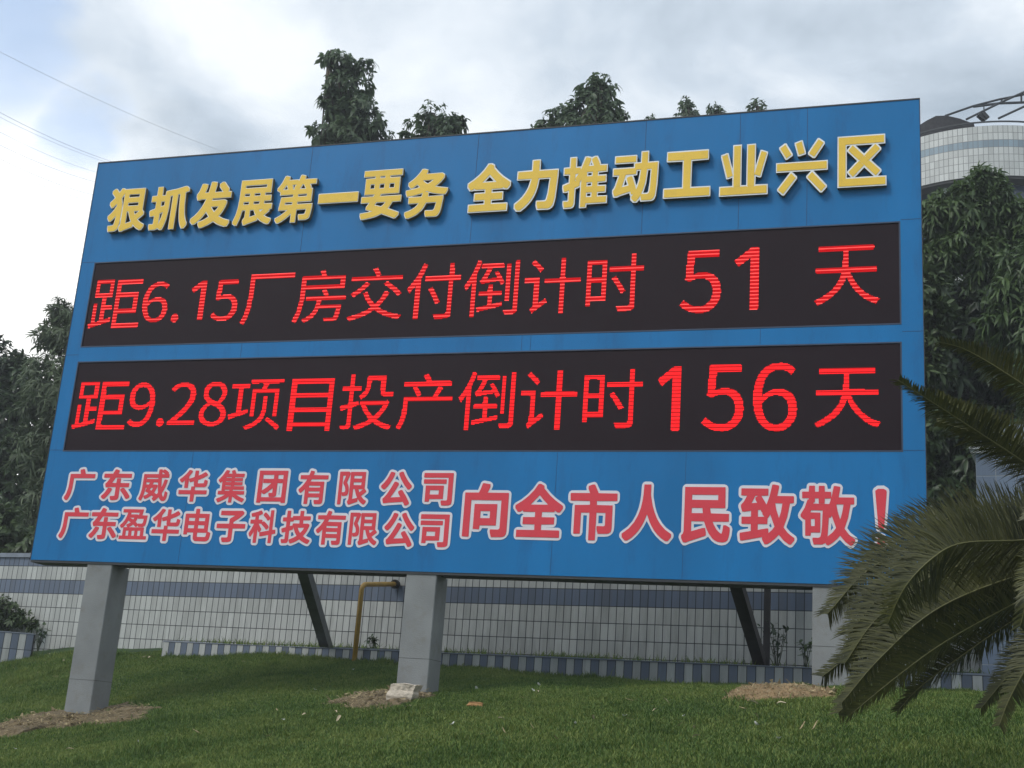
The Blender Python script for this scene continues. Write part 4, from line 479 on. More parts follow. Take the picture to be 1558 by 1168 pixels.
    for (ua, va, ub, vb, w, m_) in ((463, 868, 497, 985, .105, M_BRACE), (1121, 889, 1156, 1006, .105, M_DARKBRACE)):
        B = at_line(ub, vb, WY0 - .40, WK); A = atY(ua, va, 1.25); d = A - B; top = B + d * ((D + .12 - B[1]) / d[1])
        mb = MB(); mb.bar(B - d * .12, top, w, w, side=(1, 0, 0)); mb.build('brace', m_, T)
    B = at_line(1166, 1008, WY0 - .35, WK); mb = MB(); mb.bar((B[0], B[1], B[2] - .2), (B[0], B[1], 1.2), .06, .06, side=(1, 0, 0)); mb.bar((B[0], B[1], 1.17), (B[0], D + .12, 1.17), .05, .05, side=(1, 0, 0))
    mb.build('brace', M_DARKBRACE, T)
M_JOINT = mat('post_joint', (.10, .10, .10), .8, var=.2)
M_EDGE = mat('letter_side_shade', (.16, .12, .05), .6, var=.2)  # shadow round the raised letters put into the dark colour of their sides
M_LIT = [emit('led_bright_row', (1.0, .075, .07), 1.55), emit('led_dim_row', (.60, .001, .004), .9), emit('led_row', (1.0, .016, .020), 1.2), emit('led_row_low', (.8, .003, .005), .60)]
build_billboard()

# ------------------------------------------------------------------ wall, kerb, pillar
ANG = math.atan(WK)
def wall_frame(x, off=0.0, z=0.0):       # a point on the wall face (off = metres in front of it)
    n = Vector((WK, -1, 0)).normalized()
    return Vector((x, WY0 + WK * x, z)) + n * off
def local_boxes(name, label, cat, origin, ang, boxes, mats, parent=None):
    mb = MB()
    for lo, hi, mi in boxes: mb.box(lo, hi, mi)
    o = mb.build(name, mats); o.location = origin; o.rotation_euler = (0, 0, ang)
    if label: tag(o, label, cat)
    return o
WZ = .122
M_WALL = tile_mat('wall_tiles', .0843, .175, WZ, [(WZ, WZ + .178), (WZ + .353, WZ + .9)], (.50, .51, .485), (.135, .170, .235), grime=.5)
M_KERB = tile_mat('kerb_tiles', .0855, .19, 0, [], (.50, .51, .49), (.135, .170, .235), grime=.5, alternate=True, jw=.004)
M_PILLAR = tile_mat('pillar_tiles', .17, .21, 0, [(-9, 9)], (.2, .2, .2), (.25, .31, .41), joint=(.42, .44, .46), jw=.0035, grime=.2)
M_WHITEWALL = tile_mat('white_wall_tiles', .0843, .175, 0, [], (.52, .53, .50), (.15, .2, .28)) if False else tile_mat('white_wall_tiles', .0843, .175, 0, [(-9, -8)], (.52, .53, .50), (.15, .2, .28))
xl, xr = -14.0, 8.62
Lw = (xr - xl) * math.hypot(1, WK)
wall = thing('tiled_wall', 'long low white tiled wall with blue bands behind the billboard', 'wall', wall_frame(xl, 0, 0)); wall.rotation_euler = (0, 0, ANG); wall['kind'] = 'thing'
def child_local(mb, name, mats, parent, smooth=False):
    o = mb.build(name, mats, None, smooth); o.parent = parent; return o
mb = MB(); mb.box((0, 0, -1.6), (Lw, .2, .585)); child_local(mb, 'wall_face', M_WALL, wall)
mb = MB(); mb.box((0, -.025, .5855), (Lw, .225, .64)); child_local(mb, 'coping', M_CONC, wall)
# kerb of the planting strip
KX0 = zc(257, 990)[0]; KZ = zc(700, 991)[2] - .025
ko = wall_frame(KX0, .75, KZ); KL = (9.6 - KX0) * math.hypot(1, WK)
kerb = thing('planter_kerb', 'long low kerb of alternating blue and white tiles at the wall foot', 'kerb', ko)
kerb.rotation_euler = (0, 0, ANG)
mb = MB(); mb.box((0, 0, -.75), (KL, .10, 0)); child_local(mb, 'kerb_face', M_KERB, kerb)
mb = MB(); 
xx = 0.0
while xx < KL - .05:
    w = random.uniform(.3, .9); w = min(w, KL - xx)
    mb.box((xx + .002, -.004 - random.random() * .006, .0005), (xx + w - .002, .105, .006 + random.random() * .012)); xx += w
child_local(mb, 'kerb_cap', M_CONC, kerb)
strip = MB(); a = wall_frame(KX0, .655, KZ - .05); b = wall_frame(9.6, .655, KZ - .05); c = wall_frame(9.6, .002, KZ + .02); d_ = wall_frame(KX0, .002, KZ + .02)
SOIL_DARK = mat('planter_soil', (.05, .045, .028), .95, var=.4, scale=12, bump=.6)
strip.add([a, b, c, d_, a - Vector((0, 0, .5)), b - Vector((0, 0, .5)), c - Vector((0, 0, .5)), d_ - Vector((0, 0, .5))], [(0, 1, 2, 3), (4, 5, 1, 0), (7, 4, 0, 3), (5, 6, 2, 1), (6, 7, 3, 2)])
tag(strip.build('soil', SOIL_DARK), kind='structure')
# second kerb turning away at the far left
p0 = at_line(52, 965.5, WY0 - .55, WK); p1 = Vector(p0)
lk = local_boxes('planter_kerb', 'short blue and white tiled kerb below the bush at the left end', 'kerb', p1, math.radians(28), [((-2.2, 0, -.6), (0, .10, 0), 0), ((-2.21, -.005, .0005), (.004, .105, .014), 1)], [M_KERB, M_CONC])
# gate pillar
pp = at_line(1484, 690, WY0 - .55, WK); 
PILANG = ANG
pil = thing('gate_pillar', 'blue tiled gate pillar with a pale moulded cap behind the cycad', 'pillar', (pp[0], pp[1], pp[2])); pil.rotation_euler = (0, 0, PILANG)
PWD = .42
mb = MB(); mb.box((0, 0, -2.6), (PWD, .5, -.0)); child_local(mb, 'pillar_shaft', M_PILLAR, pil)
mb = MB(); mb.box((-.035, -.035, .0), (PWD + .035, .535, .022)); mb.box((-.025, -.025, .0225), (PWD + .025, .525, .032)); mb.box((-.05, -.05, .0325), (PWD + .05, .55, .055)); child_local(mb, 'moulding', mat('pale_mould', (.55, .56, .55), .6, var=.1), pil)
mb = MB(); mb.box((.0, .0, .0555), (PWD, .5, .26)); child_local(mb, 'pillar_head', M_PILLAR, pil)
gw = thing('gate_wall', 'white tiled wall to the right of the blue pillar', 'wall', Vector((pp[0], pp[1], pp[2])) + Vector((math.cos(PILANG), math.sin(PILANG), 0)) * (PWD + .003)); gw.rotation_euler = (0, 0, PILANG); gw['kind'] = 'thing'
mb = MB(); mb.box((0, .10, -2.6), (4.5, .35, .18)); child_local(mb, 'wall_face', M_WHITEWALL, gw)
mb = MB(); mb.box((0, .06, .1805), (4.55, .39, .26)); child_local(mb, 'coping', M_CONC, gw)

# ------------------------------------------------------------------ yellow pipe
e_ = Vector(at_line(551, 889, CY0 - .10, WK)); base = Vector((e_.x, e_.y, KZ - .6)); tip = Vector(at_line(603, 888.5, WY0 - .02, WK))
pipe = thing('gas_pipe', 'yellow pipe rising from the grass and bending into the wall', 'pipe', (e_.x, e_.y, float(gz(e_.x, e_.y))))
pts = [base, e_ - Vector((0, 0, .07))]
hd = (tip - e_).normalized()
for k in range(1, 6):
    a = k / 6 * math.pi / 2; pts.append(e_ + Vector((0, 0, -.07)) + Vector((0, 0, .07)) * math.sin(a) + hd * .07 * (1 - math.cos(a)))
pts += [e_ + hd * .07, tip]
mb = MB(); mb.tube(pts, .0265, 12); ob = mb.build('pipe_run', M_PIPE, pipe, True)
mb = MB(); mb.tube([tip - hd * .05, tip - hd * .02], .052, 14); mb.tube([tip - hd * .019, tip + hd * .02], .04, 14); mb.build('flange', M_BLACK, pipe)

# ------------------------------------------------------------------ round building
def build_round():
    Dist = 28.5; R = 2.95
    fw2 = Vector((FW[0], FW[1], 0)).normalized(); ctr = Vector(atD(1566, 300, Dist)) + fw2 * R
    ztop = Vector(atD(1566, 175, Dist)).z
    th = .178
    T = thing('round_building', 'round white tiled building with a blue band and dark windows beyond the trees', 'building', (ctr.x, ctr.y, -.5))
    def ring(name, r, z0, z1, mats, n=96, thick=.25, par=T):
        V = []; F = []
        for k in range(n):
            a = 2 * math.pi * k / n
            for rr, z in ((r, z0), (r, z1), (r - thick, z1), (r - thick, z0)): V.append((rr * math.cos(a), rr * math.sin(a), z + .5))
        for k in range(n):
            j = (k + 1) % n
            for q in range(4): F.append((k * 4 + q, j * 4 + q, j * 4 + (q + 1) % 4, k * 4 + (q + 1) % 4))
        o = mesh_from(name, V, F, mats); o.parent = par
        return o
    zb = ztop - 7 * th
    tm = tile_mat('tower_tiles', .108, th, ztop + .5, [(ztop + .5 - 3 * th, ztop + .5 - 2 * th)], (.60, .61, .59), (.27, .35, .41), joint=(.22, .22, .22), jw=.006, cyl=R, grime=.15)
    ring('parapet', R, zb, ztop, tm)
    ring('parapet_rail', R - .02, ztop + .10, ztop + .13, M_STEEL, thick=.03)
    glass = mat('window_glass', (.055, .075, .12), .15, var=.2, scale=2, spec=.7)
    ring('soffit', R - .02, zb - .06, zb - .002, mat('soffit', (.05, .05, .05), .8, var=.1), thick=.8)
    wb = ring('window_band', R - .35, zb - 1.5, zb - .061, glass, thick=.1)
    for k in range(16):
        a = 2 * math.pi * k / 16 + .07; mb = MB(); x, y = (R - .31) * math.cos(a), (R - .31) * math.sin(a)
        mb.box((-.05, -.05, zb + .5 - 1.5), (.05, .05, zb + .5 - .062), 0, Matrix.Translation((x, y, 0)) @ Matrix.Rotation(a, 4, 'Z'))
        o = mb.build('mullion', M_WHITE); o.parent = wb
    ring('lower_wall', R, -.9, zb - 1.5, tm, thick=.4)
    # dark hipped roof piece behind the parapet
    roofm = mat('dark_roof', (.035, .033, .036), .8, var=.35, scale=14, bump=.8, bscale=25)
    def P(u, v, D): q = atD(u, v, D); return Vector((q[0] - ctr.x, q[1] - ctr.y, q[2] + .5))
    ridge = [P(1396, 192, 31.2), P(1410, 183, 31.2), P(1424, 176, 31.2), P(1440, 175.5, 31.2), P(1460, 180, 31.2), P(1482, 188, 31.2)]
    V = []; F = []
    for q in ridge: V += [q, q + Vector((0, -.05, -1.1)), q + Vector((.3, .9, -1.1))]
    for i in range(len(ridge) - 1):
        for a, b in ((0, 1), (1, 2), (2, 0)): F.append((i * 3 + a, i * 3 + 3 + a, i * 3 + 3 + b, i * 3 + b))
    F += [(0, 1, 2), tuple(15 + k for k in (2, 1, 0))]
    o = mesh_from('roof', V, F, roofm); o.parent = T
    mb = MB(); r = .028
    def seg(pts, rad=r): mb.tube(pts, rad, 6)
    seg([P(1438, 176, 31), P(1481, 161, 31), P(1520, 151, 31), P(1558, 143.5, 31), P(1610, 137, 31)])
    seg([P(1481, 162, 31), P(1520, 157, 31), P(1558, 155.5, 31), P(1610, 154, 31)], .034)
    for u, a, b in ((1524, 150, 157), (1554, 144, 155.5), (1590, 139, 154)): seg([P(u, a, 31), P(u, b, 31)], .022)
    seg([P(1470, 181.5, 30.6), P(1524, 155, 30.6), P(1562, 138, 30.6), P(1610, 118, 30.6)])
    seg([P(1519, 180, 30.4), P(1560, 161, 30.4), P(1610, 138, 30.4)])
    seg([P(1497, 161, 31), P(1497, 176, 31)], .014)
    o = mb.build('steel_frame', M_STEEL); o.parent = T
    mb = MB(); mb.bar(P(1489, 173.5, 30.5), P(1499, 182, 30.5), .10, .13); mb.bar(P(1494, 172, 30.52), P(1502, 181, 30.52), .12, .10); o = mb.build('roof_fitting', M_BLACK); o.parent = T  # small dark fitting on the roof, kind unknown
build_round()

# ------------------------------------------------------------------ foliage
def leaf_block(P, Dv, Nv, Ln, Wd, droop=.25):
    """eight-vertex arched leaves folded along the midrib. P base points, Dv directions, Nv up normals, Ln lengths, Wd widths"""
    n = len(P); Dv = Dv / np.linalg.norm(Dv, axis=1, keepdims=True)
    S = np.cross(Dv, Nv); S /= np.linalg.norm(S, axis=1, keepdims=True) + 1e-9
    U = np.cross(S, Dv); Ln = Ln[:, None]; Wd = Wd[:, None]; dr = (droop * (.6 + .8 * RNG.random(n)))[:, None]; down = np.array([0, 0, -1.0])
    def c(t): return P + Dv * Ln * (t - .22 * dr * t * t) + (U * -.35 + down * .65) * Ln * dr * t * t
    c1, c2, tip = c(.30), c(.70), c(1.0)
    V = np.stack([P, c1 - S * Wd * .46 + U * Wd * .16, c1, c1 + S * Wd * .46 + U * Wd * .16, c2 - S * Wd * .42 + U * Wd * .13, c2, c2 + S * Wd * .42 + U * Wd * .13, tip], 1).reshape(-1, 3)
    o = np.arange(n)[:, None] * 8
    F = np.concatenate([o + f for f in ([0, 3, 2], [0, 2, 1], [2, 3, 6], [2, 6, 5], [1, 2, 5], [1, 5, 4], [5, 6, 7], [4, 5, 7])], 0)
    return V, F
def unit(a): return a / (np.linalg.norm(a, axis=1, keepdims=True) + 1e-9)
def crown(rng, blobs, ncl, per, ln, wd, droop, updir=.35, shell=.55):
    """leaf whorls through the volume of the blobs (c, r)"""
    C = np.array([b[0] for b in blobs]); Rr = np.array([b[1] for b in blobs]); 
    if Rr.ndim == 1: Rr = np.stack([Rr, Rr, Rr], 1)
    pr = (Rr[:, 0] * Rr[:, 1] + Rr[:, 0] * Rr[:, 2]); pr = pr / pr.sum()
    k = rng.choice(len(blobs), ncl, p=pr)
    d = unit(rng.normal(size=(ncl, 3))); rad = shell + (1.02 - shell) * rng.random(ncl) ** .6
    lump = .80 + .2 * np.sin(d[:, 0] * 5 + k * 1.7) * np.cos(d[:, 2] * 4 + k) + .10 * rng.normal(size=ncl)
    cen = C[k] + d * Rr[k] * (rad * lump)[:, None]
    tw = unit(d + np.array([0, 0, updir]) + rng.normal(size=(ncl, 3)) * .35)
    a = np.repeat(np.arange(ncl), per); n = len(a)
    t = rng.random(n) ** .6; P = cen[a] + tw[a] * ((t - .7) * ln * 1.1)[:, None]
    side = rng.normal(size=(n, 3)); side -= tw[a] * (side * tw[a]).sum(1, keepdims=True); side = unit(side)
    Dv = side * .9 + tw[a] * (.15 + .75 * t)[:, None] + np.array([0, 0, -.25 * droop]) + rng.normal(size=(n, 3)) * .12
    Nv = tw[a] + np.array([0, 0, .6]) + rng.normal(size=(n, 3)) * .2
    Ln = ln * (.65 + .6 * rng.random(n)); Wd = wd * (.75 + .5 * rng.random(n))
    V, F = leaf_block(P, Dv, Nv, Ln, Wd, droop)
    return V, F, cen
def px_blobs(lst, Y, sq=1.0):
    out = []
    for b in lst:
        u, v, r = b[:3]; c = atY(u, v, Y); dep = (c - CW) @ FW; R = r / FPX * dep
        kx = b[3] if len(b) > 3 else 1.0
        out.append((c, (R * kx, R * kx * sq, R)))
    return out
def tree(name, label, cat, blobs, leafm, barkm, ncl, per, ln, wd, droop=.3, group=None, seed=1, trunk_r=.11, updir=.35, shell=.5, base=None, limbs=16):
    rng = np.random.default_rng(seed)
    low = min(blobs, key=lambda b: b[0][2]); bx, by = (low[0][0], low[0][1]) if base is None else base
    bz = float(gz(bx, by)); T = thing(name, label, cat, (bx, by, bz), group)
    V, F, cen = crown(rng, blobs, ncl, per, ln, wd, droop, updir, shell)
    mesh_np('crown', V, F, leafm, T)
    mb = MB(); top = max(blobs, key=lambda b: b[0][2])[0]
    path = [Vector((bx, by, bz - .3)), Vector((bx, by, bz + .6))]
    order = sorted(blobs, key=lambda b: b[0][2])
    cur = Vector((bx, by, bz + .6)); 
    for b in order:
        q = Vector(b[0]); 
        if q.z > cur.z + .3 and (q - cur).length < 6: path.append(q); cur = q
    if len(path) < 3: path.append(Vector(top))
    n = len(path); mb.tube(path, [trunk_r * (1 - .9 * (i / (n - 1)) ** .7) for i in range(n)], 8)
    for i in range(limbs):
        q = Vector(cen[rng.integers(len(cen))]); zz = q.z - (.5 + rng.random() * .9)
        s = min(path, key=lambda p: abs(p.z - zz) + (p - q).length * .3); mid = (s + q) / 2 + Vector((0, 0, .15))
        mb.tube([s, mid, q], [.022, .013, .005], 5)
    mb.build('trunk', barkm, T, True)
    return T
BG = 'trees behind the billboard'
Y1 = 9.0
tree('mango_tree', 'tallest narrow tree rising above the upper left part of the billboard', 'tree', px_blobs([(500, 84, 18), (514, 92, 20), (530, 104, 22), (556, 102, 14), (520, 128, 36), (545, 135, 26), (514, 160, 32), (545, 168, 38), (556, 196, 38), (516, 200, 44), (545, 222, 52), (490, 222, 18), (545, 290, 85), (560, 400, 110)], Y1), LEAF_TOP, M_BARK, 900, 13, .155, .058, .7, BG, 11, .07)
tree('mango_tree', 'low rounded tree top above the board, just right of the tallest one', 'tree', px_blobs([(655, 172, 20), (690, 190, 24), (640, 200, 30), (668, 212, 48), (665, 260, 70), (690, 380, 110)], Y1 + .6), LEAF_TOP, M_BARK, 600, 13, .155, .058, .7, BG, 12, .07)
tree('mango_tree', 'leaning bushy tree top above the middle right of the board', 'tree', px_blobs([(915, 126, 18), (908, 152, 36), (930, 168, 24), (870, 180, 34), (838, 192, 22), (822, 196, 12), (900, 215, 70), (890, 330, 110)], Y1 + .3), LEAF_TOP, M_BARK, 640, 13, .155, .058, .7, BG, 13, .07)
FT = 'small far tree tops above the right part of the board'
tree('distant_tree', 'pointed pale tree top, leftmost of the small tops at the right of the board', 'tree', px_blobs([(1045, 158, 13), (1046, 176, 20), (1048, 215, 40), (1050, 330, 70)], 17), LEAF_TOP, M_BARK, 420, 10, .15, .052, .7, FT, 14)
tree('distant_tree', 'low ragged tree top in the middle of the three small tops above the board', 'tree', px_blobs([(1085, 167, 11), (1099, 172, 10), (1090, 182, 22), (1095, 230, 40), (1100, 340, 70)], 16), LEAF_TOP, M_BARK, 380, 10, .15, .052, .7, FT, 15)
tree('distant_tree', 'small round tree top, rightmost of the tops along the board edge', 'tree', px_blobs([(1153, 162, 13), (1152, 180, 22), (1150, 240, 44), (1150, 340, 70)], 16.5), LEAF_TOP, M_BARK, 380, 10, .15, .052, .7, FT, 16)
tree('distant_tree', 'tiny tuft of leaves just showing over the middle right board edge', 'tree', px_blobs([(992, 183, 8), (985, 215, 24), (985, 330, 60)], 18), LEAF_TOP, M_BARK, 200, 10, .15, .052, .7, FT, 17)
# left side
tree('bamboo', 'tall dark feathery bamboo clump beside the left edge of the billboard', 'bamboo', px_blobs([(100, 478, 26), (112, 520, 40), (78, 508, 26), (95, 590, 75), (100, 680, 90), (110, 770, 90), (150, 620, 90), (130, 840, 80)], 7.0), LEAF_BAMBOO, M_BARK2, 1900, 14, .17, .028, .55, 'trees left of the billboard', 21, .07, .1, .35)
tree('leafy_tree', 'broad dark tree at the left picture edge behind the bamboo', 'tree', px_blobs([(20, 562, 34), (-30, 560, 60), (45, 590, 50), (10, 650, 90), (-60, 680, 120), (20, 740, 90), (0, 830, 90)], 9.0), LEAF_DARK, M_BARK, 1900, 12, .16, .06, .35, 'trees left of the billboard', 22, .12, .2, .35)
tree('shrub', 'broad leaved shrub growing just above the wall at far left', 'shrub', px_blobs([(15, 800, 30), (-25, 790, 50), (45, 825, 28), (0, 840, 36), (85, 835, 24)], 5.4), LEAF_SHRUB, M_BARK2, 200, 8, .17, .07, .4, None, 23, .03, .3, .4)
tree('shrub', 'bright green bush on the short planter at the left edge', 'shrub', px_blobs([(5, 930, 24), (28, 944, 17), (-30, 925, 36), (50, 952, 9), (0, 955, 14)], 3.98), LEAF_SHRUB, M_BARK2, 260, 10, .085, .03, .35, None, 24, .02, .3, .3)
# right side
tree('mango_tree', 'large mango tree with drooping leaves right of the board below the round building', 'tree', px_blobs([(1497, 278, 27), (1478, 300, 30), (1512, 302, 32), (1452, 320, 32), (1484, 330, 44), (1540, 335, 34), (1420, 330, 34), (1434, 314, 22), (1575, 362, 40), (1446, 380, 36), (1500, 388, 40), (1550, 410, 40), (1405, 392, 36), (1600, 420, 50)], 6.2), LEAF_MANGO, M_BARK, 2300, 13, .155, .036, .55, 'trees right of the billboard', 31, .12, .3, .4)
tree('leafy_tree', 'dense dark tree filling the gap right of the board under the mango', 'tree', px_blobs([(1420, 470, 60), (1500, 450, 60), (1580, 470, 80), (1440, 560, 80), (1530, 560, 80), (1400, 650, 80), (1460, 670, 80), (1540, 690, 90), (1420, 760, 80), (1600, 600, 100), (1340, 560, 80), (1340, 700, 80)], 7.6), LEAF_DARK, M_BARK, 3600, 12, .19, .06, .45, 'trees right of the billboard', 32, .14, .2, .25)
tree('leafy_tree', 'young yellowish green tree close behind the right edge of the board', 'tree', px_blobs([(1418, 430, 24), (1425, 475, 28), (1415, 510, 30), (1400, 450, 40), (1405, 560, 40), (1390, 650, 50)], 5.0), LEAF_SHRUB, M_BARK, 330, 9, .13, .05, .3, 'trees right of the billboard', 33, .05, .3, .5)
tree('mango_tree', 'drooping mango branch tree at the right picture edge above the cycad', 'tree', px_blobs([(1545, 455, 44), (1560, 400, 40), (1590, 500, 60), (1520, 490, 24), (1600, 580, 60)], 4.6), LEAF_MANGO, M_BARK, 520, 13, .185, .036, .65, 'trees right of the billboard', 34, .08, .1, .4)

# ------------------------------------------------------------------ cycad
def frond(ctrl_px, T, n=85, ll=.16, seed=0, up=(0, 0, 1), twist=0.0):
    """ctrl_px: (u, v, D) from the stalk base to the tip"""
    rng = np.random.default_rng(seed); C = np.array([atD(*q) for q in ctrl_px])
    # Catmull-Rom
    K = np.vstack([2 * C[0] - C[1], C, 2 * C[-1] - C[-2]]); pts = []
    for i in range(1, len(K) - 2):
        for t in np.linspace(0, 1, 24, endpoint=False):
            pts.append(.5 * ((2 * K[i]) + (-K[i - 1] + K[i + 1]) * t + (2 * K[i - 1] - 5 * K[i] + 4 * K[i + 1] - K[i + 2]) * t * t + (-K[i - 1] + 3 * K[i] - 3 * K[i + 1] + K[i + 2]) * t ** 3))
    pts.append(C[-1]); pts = np.array(pts); s = np.r_[0, np.cumsum(np.linalg.norm(np.diff(pts, axis=0), axis=1))]; Ltot = s[-1]
    def at(q): return np.stack([np.interp(q, s, pts[:, k]) for k in range(3)], 1)
    q = np.linspace(.10 * Ltot, Ltot * .995, n); P = at(q); Tn = unit(at(q + .01) - at(q - .01))
    upv = np.array(up, float); S = unit(np.cross(Tn, upv)); U = np.cross(S, Tn)
    f = (q / Ltot); prof = np.clip(np.minimum((f - .02) / .22, 1), .2, 1) * np.clip((1.04 - f) / .35, .30, 1)
    V = []; F = []; o = 0
    for sgn in (-1, 1):
        L = ll * prof * (.9 + .2 * rng.random(n)); ang = np.radians(8 + 30 * f * f + rng.normal(size=n) * 6); lift = np.radians(26 + rng.normal(size=n) * 5)
        d = unit(Tn * np.sin(ang)[:, None] + (S * sgn * np.cos(lift)[:, None] + U * np.sin(lift)[:, None]) * np.cos(ang)[:, None])
        wn = unit(np.cross(d, U * np.cos(.4) - S * sgn * np.sin(.4))) * .0029
        prev = None; drop = rng.random(n) * .25 + .1
        for k, (t, w) in enumerate(((0, .8), (.4, 1.0), (.75, .7), (1, .08))):
            c = P + d * (L * t)[:, None] - np.array([0, 0, 1]) * (L * drop * t * t)[:, None] 
            V.append(c - wn * w); V.append(c + wn * w)
        idx = np.arange(n)
        for k in range(3): F.append(np.stack([o + (2 * k) * n + idx, o + (2 * k + 1) * n + idx, o + (2 * k + 3) * n + idx, o + (2 * k + 2) * n + idx], 1))
        o += 8 * n
    ob = mesh_np('frond', np.vstack(V), np.vstack(F), LEAF_CYCAD, T)
    mb = MB(); m_ = len(pts); mb.tube([tuple(p) for p in pts[::4]], [.005 * (1 - .75 * i / (len(pts[::4]) - 1)) for i in range(len(pts[::4]))], 6)
    st = mb.build('stalk', M_RACHIS, None, True); st.parent = ob
    return ob
def build_cycad():
    CU, CV, CD = 1700, 850, 5.6
    c = Vector(atD(CU, CV, CD)); T = thing('cycad', 'sago cycad with arching dark fronds at the right picture edge', 'cycad', (c.x, c.y, float(gz(c.x, c.y))))
    mb = MB(); g = float(gz(c.x, c.y)); pts = [(c.x, c.y, g - .2)] + [(c.x + .01 * math.sin(k), c.y, g + (c.z - g) * k / 8) for k in range(1, 9)]
    mb.tube(pts, [.15 + .012 * (k % 2) for k in range(9)], 12); mb.build('trunk', M_BARK, T)
    b = (CU, CV, CD)
    A_ = (.1, .88, .45); Bk = (0, .5, .85); Sd = (.25, .75, .6)
    FR = [
        (Bk, .150, [b, (1640, 762, 5.5), (1558, 703, 5.4), (1490, 658, 5.35), (1425, 616, 5.3), (1366, 578, 5.25)]),
        (Bk, .160, [b, (1650, 690, 5.7), (1590, 612, 5.8), (1530, 567, 5.85), (1470, 532, 5.9), (1430, 520, 5.9)]),
        (Sd, .150, [b, (1640, 735, 6.0), (1558, 680, 6.2), (1490, 640, 6.3), (1425, 600, 6.4)]),
        (A_, .125, [b, (1640, 735, 6.2), (1558, 692, 6.4), (1490, 662, 6.5), (1425, 640, 6.6)]),
        (A_, .235, [b, (1630, 815, 5.3), (1550, 822, 5.1), (1465, 826, 5.0), (1420, 848, 4.95), (1377, 893, 4.95), (1350, 950, 5.0)]),
        (A_, .27, [b, (1630, 815, 5.7), (1520, 830, 5.8), (1420, 850, 5.85), (1345, 902, 5.85), (1290, 965, 5.85)]),
        (A_, .25, [b, (1620, 810, 5.9), (1510, 815, 6.0), (1400, 830, 6.1), (1320, 868, 6.15), (1258, 935, 6.15)]),
        (Sd, .200, [b, (1620, 795, 6.2), (1520, 780, 6.3), (1420, 795, 6.4), (1340, 838, 6.4), (1290, 890, 6.4)]),
        (A_, .200, [b, (1620, 840, 5.6), (1500, 850, 5.6), (1400, 885, 5.6), (1330, 945, 5.6), (1285, 1010, 5.6)]),
        (A_, .200, [b, (1620, 850, 5.9), (1500, 870, 5.9), (1400, 915, 5.9), (1320, 975, 5.9), (1250, 1030, 5.9)]),
        (A_, .190, [b, (1620, 860, 5.5), (1520, 885, 5.5), (1420, 930, 5.5), (1340, 1000, 5.5), (1280, 1070, 5.5)]),
        (Sd, .180, [b, (1620, 870, 5.7), (1520, 905, 5.7), (1430, 950, 5.7), (1350, 1010, 5.7), (1275, 1085, 5.7)]),
        (Bk, .170, [b, (1620, 880, 5.4), (1530, 925, 5.3), (1440, 975, 5.25), (1370, 1025, 5.25), (1290, 1090, 5.25)]),
        (Bk, .150, [b, (1620, 900, 5.8), (1540, 945, 5.9), (1460, 1000, 5.95), (1400, 1045, 5.95), (1365, 1082, 5.95)]),
        (Sd, .130, [b, (1640, 900, 5.2), (1600, 955, 5.0), (1565, 1010, 4.95), (1535, 1065, 4.95), (1520, 1105, 4.95)]),
        (Sd, .115, [b, (1640, 910, 5.4), (1590, 965, 5.4), (1540, 1020, 5.4), (1492, 1078, 5.4)]),
        (A_, .150, [b, (1640, 820, 4.9), (1590, 850, 4.6), (1566, 900, 4.45), (1552, 955, 4.45)]),
        (A_, .130, [b, (1650, 830, 5.1), (1605, 835, 4.9), (1575, 870, 4.8), (1560, 915, 4.75)]),
        (Sd, .120, [b, (1650, 780, 5.0), (1615, 745, 4.8), (1585, 745, 4.7), (1562, 790, 4.65)]),
    ]
    for i, (upv, ll, f) in enumerate(FR): frond(f, T, n=300, ll=ll, seed=100 + i, up=upv)
    # the rest of the crown, beyond the frame
    for k in range(12):
        a = math.radians(-70 + k * 24); dx, dy = math.cos(a), math.sin(a); L = 1.25; pp_ = []
        for t in (0, .3, .6, .85, 1): pp_.append(c + Vector((dx * L * t, dy * L * t, .75 * math.sin(t * 2.5) * .9 - .1 * t)))
        px = []
        for q in pp_:
            v = np.array(q) - CW; D = v @ FW; px.append((779 + FPX * (v @ RT) / D, 584 - FPX * (v @ UP) / D, D))
        if min(p_[0] for p_ in px) < 1600: continue
        frond(px, T, n=70, ll=.17, seed=200 + k)
build_cycad()

